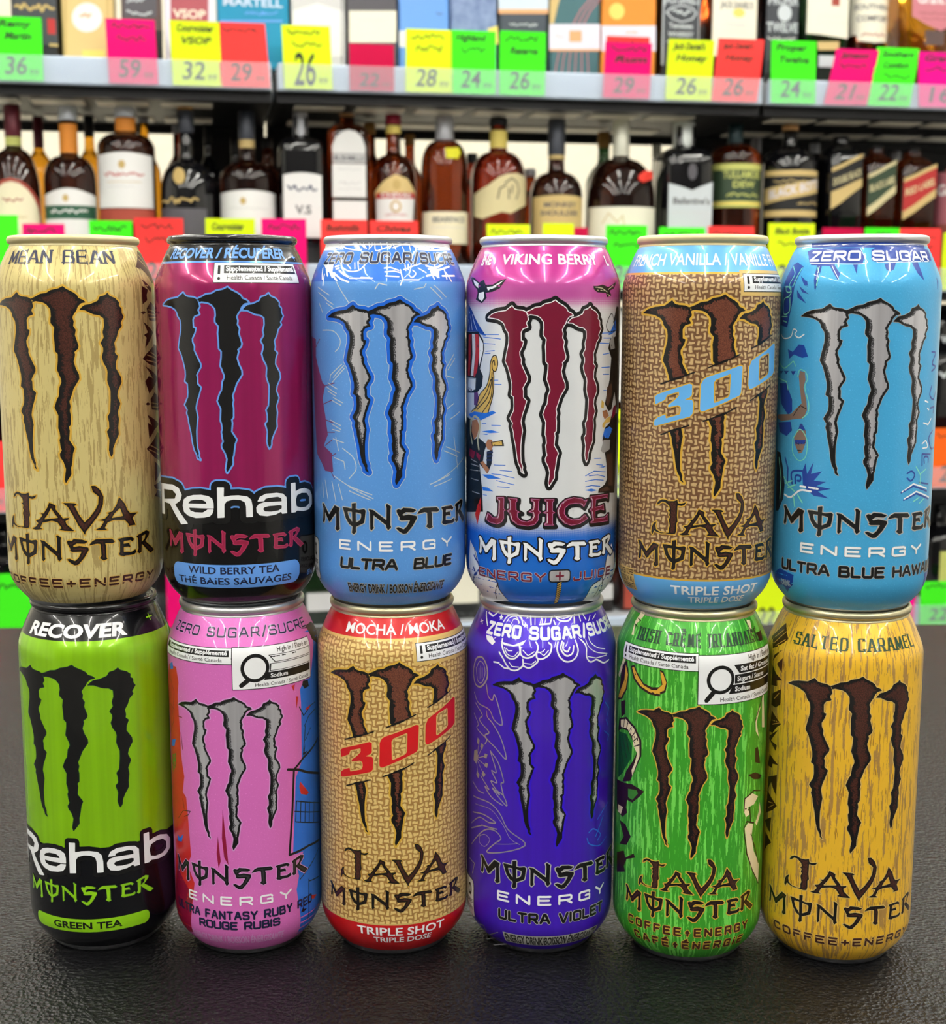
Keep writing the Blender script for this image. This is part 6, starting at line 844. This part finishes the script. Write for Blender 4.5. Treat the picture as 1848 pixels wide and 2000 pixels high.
bottle('bottle with pale yellow label, dark foot and small red crest', 1612, 98, -330, 0, 'tallb', GL_GRN, 'black', -300, [('p', p_['ivory'], '1564,-80 1658,-80 1658,84 1612,80 1564,76'), ('p', p_['rust'], R4(1616, 1632, 4, 22)), ('s', p_['grey'], 1588, 1644, 44, 4), ('s', p_['grey'], 1588, 1652, 56, 3), ('p', p_['tan'], '1590,92 1634,90 1634,106 1592,108'), ('p', p_['silver'], R4(1594, 1626, 118, 140))], sq=1, group=UG)
bottle('amber bottle with white label in black capitals', 1704, 84, -330, 0, 'tallb', GL_AMB, 'black', -300, [('p', p_['ivory'], lens(1662, 1744, 4, 76, 3)), ('t', p_['dgrey'], 'SOUTHERN', 1670, 1738, 27, 10), ('t', p_['dgrey'], 'COMFORT', 1674, 1736, 50, 11), ('p', p_['ivory'], '1674,68 1740,68 1736,88 1706,92 1676,88'), ('s', p_['rust'], 1682, 1734, 80, 8)], group=UG)
bottle('amber bottle with dusty rose shield label', 1810, 100, -330, 0, 'tallb', GL_YEL, 'black', -300, [('p', p_['pinkrose'], '1768,-60 1852,-60 1852,62 1832,70 1800,58 1772,44'), ('t', p_['white'], "Grant's", 1782, 1852, 18, 20), ('s', p_['mauve'], 1786, 1844, 40, 5), ('s', p_['mauve'], 1790, 1844, 50, 4), ('p', p_['brownish'], R4(1800, 1840, 70, 98))], sq=1, group=UG)
# ---- lower shelves: only what shows past the cans
for lab, xc, w, yt, sh, gm, cc, yc, pr in (('black square bottle with two white print lines, beside the sky-blue can', 1842, 110, 590, 2, GL_BLK, 'black', 604, [('t', p_['silver'], 'WHISKY', 1812, 1880, 668, 14), ('s', p_['silver'], 1810, 1880, 735, 14)]),
        ('dark bottle at the far end of the third shelf row', -20, 80, 600, 2, GL_BLK, 'black', 640, []), ('dark bottle with cream label seen between the oat and magenta cans', 312, 90, 620, 2, GL_DK, 'black', 660, [('p', p_['cream'], R4(280, 344, 720, 820))]), ('clear pale bottle seen between the two upper blue-white cans', 908, 84, 600, 2, GL_CLR, 'white', 640, [('p', p_['white'], R4(872, 944, 700, 820))]), ('amber bottle seen between the ship and burlap cans', 1204, 90, 600, 2, GL_AMB, 'white', 640, [('p', p_['white'], R4(1168, 1240, 610, 780))]),
        ('dark bottle with pale green label low beside the sky-blue can', 1838, 70, 985, 3, GL_BLK, 'black', 1020, [('p', p_['olive'], R4(1822, 1840, 1070, 1140))]), ('black bottle low behind the oat can', 0, 76, 985, 3, GL_BLK, 'silver', 1010, []), ('dark green bottle low between magenta and frosty blue cans', 622, 80, 1000, 3, GL_GRN, 'black', 1030, [('p', p_['grey'], R4(592, 652, 1150, 1185))]), ('pale bottle low between frosty blue and ship cans', 900, 76, 990, 3, GL_CLR, 'white', 1020, [('p', p_['ivory'], R4(868, 932, 1080, 1170))]), ('brown bottle with red cap low between ship and burlap cans', 1168, 60, 990, 3, GL_DK, 'redcap', 1030, [('p', p_['grey'], R4(1150, 1195, 1135, 1165))]), ('red bottle low behind the burlap can', 1236, 60, 1000, 3, GL_RED, 'black', 1030, [('p', p_['rust'], R4(1212, 1262, 1090, 1180))]), ('clear bottle low behind the magenta can', 330, 70, 1010, 3, GL_CLR, 'silver', 1030, [])):
    bottle(lab, xc, w, yt, sh, 'std', gm, cc, yc, pr, group='bottles on the lower shelves', sq=1)
# ---- price notes
NOTE = {k: mat('note_' + k, c, .7, spec=.2) for k, c in dict(green=(66, 236, 30), pink=(226, 0, 108), yellow=(220, 246, 24), red=(250, 62, 60), magenta=(236, 0, 140), darkpink=(186, 0, 62), orange=(252, 104, 26)).items()}
PEN = mat('marker_pen', (28, 40, 24), .6)
def note(label, col, x0, x1, y0, y1, lines, price, shelf, skew=0, group=None):
    xc = (x0 + x1) / 2; dep = .0005; s0, _ = B(x0, y1, dep); s1, _ = B(x1, y1, dep); w = s1 - s0; s, zt = B(xc, y0, dep); zb = ZB[shelf] + .003; H = zt - zb
    sk = skew * (s1 - s0) / (x1 - x0); V = []; F = []; n = 9
    R_ = random.Random(int(x0) * 3 + int(y0)); bow = R_.uniform(-.004, .007)
    for layer in (0, 1):
        for j in range(n):
            f = j / (n - 1); z = f * H; y = -.001 + bow * max(0, f - .45) ** 2 * 2 + layer * .0003
            for i in (0, 1): V.append((-w / 2 + i * w + sk * f, y, z))
    for j in range(n - 1):
        a = j * 2; F.append((a, a + 1, a + 3, a + 2)); b = a + 2 * n; F.append((b, b + 2, b + 3, b + 1))
        F.append((a, a + 2, b + 2, b)); F.append((a + 1, b + 1, b + 3, a + 3))
    F += [(2 * n - 2, 2 * n - 1, 4 * n - 1, 4 * n - 2), (0, 2 * n, 2 * n + 1, 1)]
    o = mesh_obj('price_note', V, F, NOTE[col], None, smooth=False); o.location = W((s0 + s1) / 2, dep, zb); o.rotation_euler[2] = SA; tag(o, label, 'note', group or ('price notes on the upper shelf' if shelf == 0 else 'price notes on the lower shelves'))
    class NS:
        band = (-1e9, -1e9); du = 1e9; 
        def map(q, u, v, off):
            f = np.clip(v / (H * 1000), 0, 1); y = (-.001 + bow * np.maximum(0, f - .45) ** 2 * 2) * 1000 - off * 6; nn = np.zeros((len(u), 3)); nn[:, 1] = -1
            return np.stack([u + sk * 1000 * f, y, v], 1) * MM, nn
    Wm, Hm = w * 1000, H * 1000; L = []
    for k, ln in enumerate(lines):
        v = Hm * (.84 - .19 * k); a = -Wm * .42 + R_.uniform(0, 5) + k * 6; b = Wm * R_.uniform(.28, .42)
        if ln.startswith('~'): L.append((strokes(scribble(a, b, v + 9, 9, k), 1.9), PEN, 0))
        else: L.append((text(ln, a, b, v, 10, .03, .25), PEN, 0))
    if price: L += [(text(price, -Wm * .30, Wm * .16, Hm * (.1 if price != '26' or x0 > 900 else .06), Hm * (.27 if price != '26' or x0 > 900 else .5), .012, .15), PEN, 0), (text('99', Wm * .22, Wm * .40, Hm * .09, Hm * .09, 0, .15), PEN, 0)]
    if L: decal('handwriting', L, o, NS(), base=.05)
    return o
note('lime-green note on the gold-lettered black bottle, first on the upper rail', 'green', -8, 86, 33, 163, ['Remy', 'Martin'], '36', 0)
note('deep pink note under the dark purple-brown carton', 'pink', 214, 310, 37, 168, ['~', '~'], '59', 0, -4)
note('yellow note on the VSOP carton', 'yellow', 338, 434, 42, 172, ['Courvoisier', 'VSOP'], '32', 0, -3)
note('red note overlapping the teal-blue carton', 'red', 432, 528, 45, 172, ['~'], '29', 0, -8)
note('yellow note with one very large price, on the light grey carton', 'yellow', 556, 650, 50, 178, ['~', '~'], '26', 0, -4)
note('dark pink note on the charcoal carton', 'darkpink', 683, 770, 86, 182, [], '22', 0)
note('yellow note on the plain sky-blue carton', 'yellow', 792, 884, 57, 184, ['~', '~'], '28', 0, 2)
note('lime-green note on the mottled denim-blue carton', 'green', 882, 968, 60, 188, ['Highland', '~'], '24', 0)
note('lime-green note on the slate carton', 'green', 975, 1064, 62, 192, ['~', 'Reserve'], '26', 0, 1)
note('red note peeping above the pink note on the orange carton', 'red', 1182, 1266, 72, 192, ['~'], '', 0)
note('deep pink note in front of the red note on the orange carton', 'pink', 1177, 1268, 84, 195, ['~', 'Rum'], '29', 0, 3).location.y -= .0012
note('yellow note below the dark grey ornate label', 'yellow', 1299, 1388, 78, 198, ["Jack Daniel's", 'Honey'], '26', 0, 4)
note('leaning red note on the pale cream honey-label bottle', 'red', 1389, 1478, 75, 202, ["Jack Daniel's", 'Honey'], '26', 0, 12)
note('lime-green note beside the black-labelled bottle with capitals', 'green', 1505, 1592, 80, 207, ['Proper', 'Twelve'], '24', 0, -3)
note('leaning magenta note under the pale yellow label', 'pink', 1608, 1692, 95, 211, ['Jameson', '~'], '21', 0, 22)
note('leaning lime-green note under the white black-capital label', 'green', 1694, 1776, 92, 213, ['Southern', 'Comfort', '~'], '22', 0, 16)
note('magenta note at the right end under the rose shield label', 'magenta', 1794, 1890, 103, 216, ["Grant's", '~'], '16', 0, -6)
for lab, col, x0, x1, y0, ln, sk in (('lime-green note left of the oat can on the middle shelf', 'green', -52, 40, 420, [], 0), ('pink note just above the oat can rim', 'pink', 48, 130, 437, ['~'], 0), ('lime-green note above the right side of the oat can', 'green', 178, 262, 431, ['~'], 0), ('red note between the oat and magenta cans', 'red', 266, 361, 426, ['~', '~'], 0), ('yellow note above the magenta can', 'yellow', 404, 500, 427, ['Courvoisier', '~'], 0), ('magenta note between the magenta and frosty blue cans', 'pink', 513, 600, 427, ['~'], 0), ('red note above the left of the frosty blue can', 'red', 628, 718, 429, ['Bushmills'], 0), ('red note above the right of the frosty blue can', 'red', 724, 817, 431, ['Chivas'], 0), ('yellow note above the ship can', 'yellow', 951, 1035, 438, ['~'], 0), ('yellow note partly covered by a pink note above the ship can', 'yellow', 1060, 1120, 436, [], 0), ('pink note above the right rim of the ship can', 'darkpink', 1072, 1148, 444, [], 0), ('lime-green note between the ship and burlap cans', 'green', 1182, 1262, 440, ['~', '~'], 0), ('lime-green note above the burlap can, under the silver label', 'green', 1287, 1376, 444, ['~'], 0), ('red note above the burlap can, under the green label', 'red', 1381, 1471, 442, ['~'], 0), ('yellow note between the burlap and sky-blue cans', 'yellow', 1496, 1586, 436, ['Black Bottle', '~'], 3), ('dark pink note above the left of the sky-blue can', 'darkpink', 1603, 1682, 445, [], 0), ('lime-green note above the sky-blue can', 'green', 1685, 1752, 445, ['~'], 0), ('red note above the right of the sky-blue can', 'red', 1754, 1834, 446, ['~', '~'], 0), ('yellow note at the right end of the middle shelf', 'yellow', 1838, 1920, 455, ['~', '~'], 0)):
    note(lab, col, x0, x1, y0, 540, ln, '24' if len(ln) > 1 else '', 1, sk)
for lab, col, x0, x1, y0, sh in (('red note left of the oat can, third shelf', 'red', -60, 16, 862, 2), ('yellow note seen in the gap between ship and burlap cans', 'yellow', 1176, 1250, 800, 2), ('orange note right of the sky-blue can, third shelf', 'orange', 1812, 1900, 836, 2), ('green note low at the left, behind the black-necked green can', 'green', -20, 60, 1120, 3), ('yellow note low at the left under the green note', 'yellow', -10, 52, 1165, 3), ('pink note low between the two leftmost stacks', 'pink', 320, 400, 1120, 3), ('yellow note low between the burlap and sky-blue stacks', 'yellow', 1470, 1545, 1105, 3), ('pink note low right of the sky-blue can', 'magenta', 1730, 1796, 1120, 3), ('lime-green note low at the right edge', 'green', 1806, 1890, 1135, 3)):
    note(lab, col, x0, x1, y0, 1000, ['~'], '22', sh)
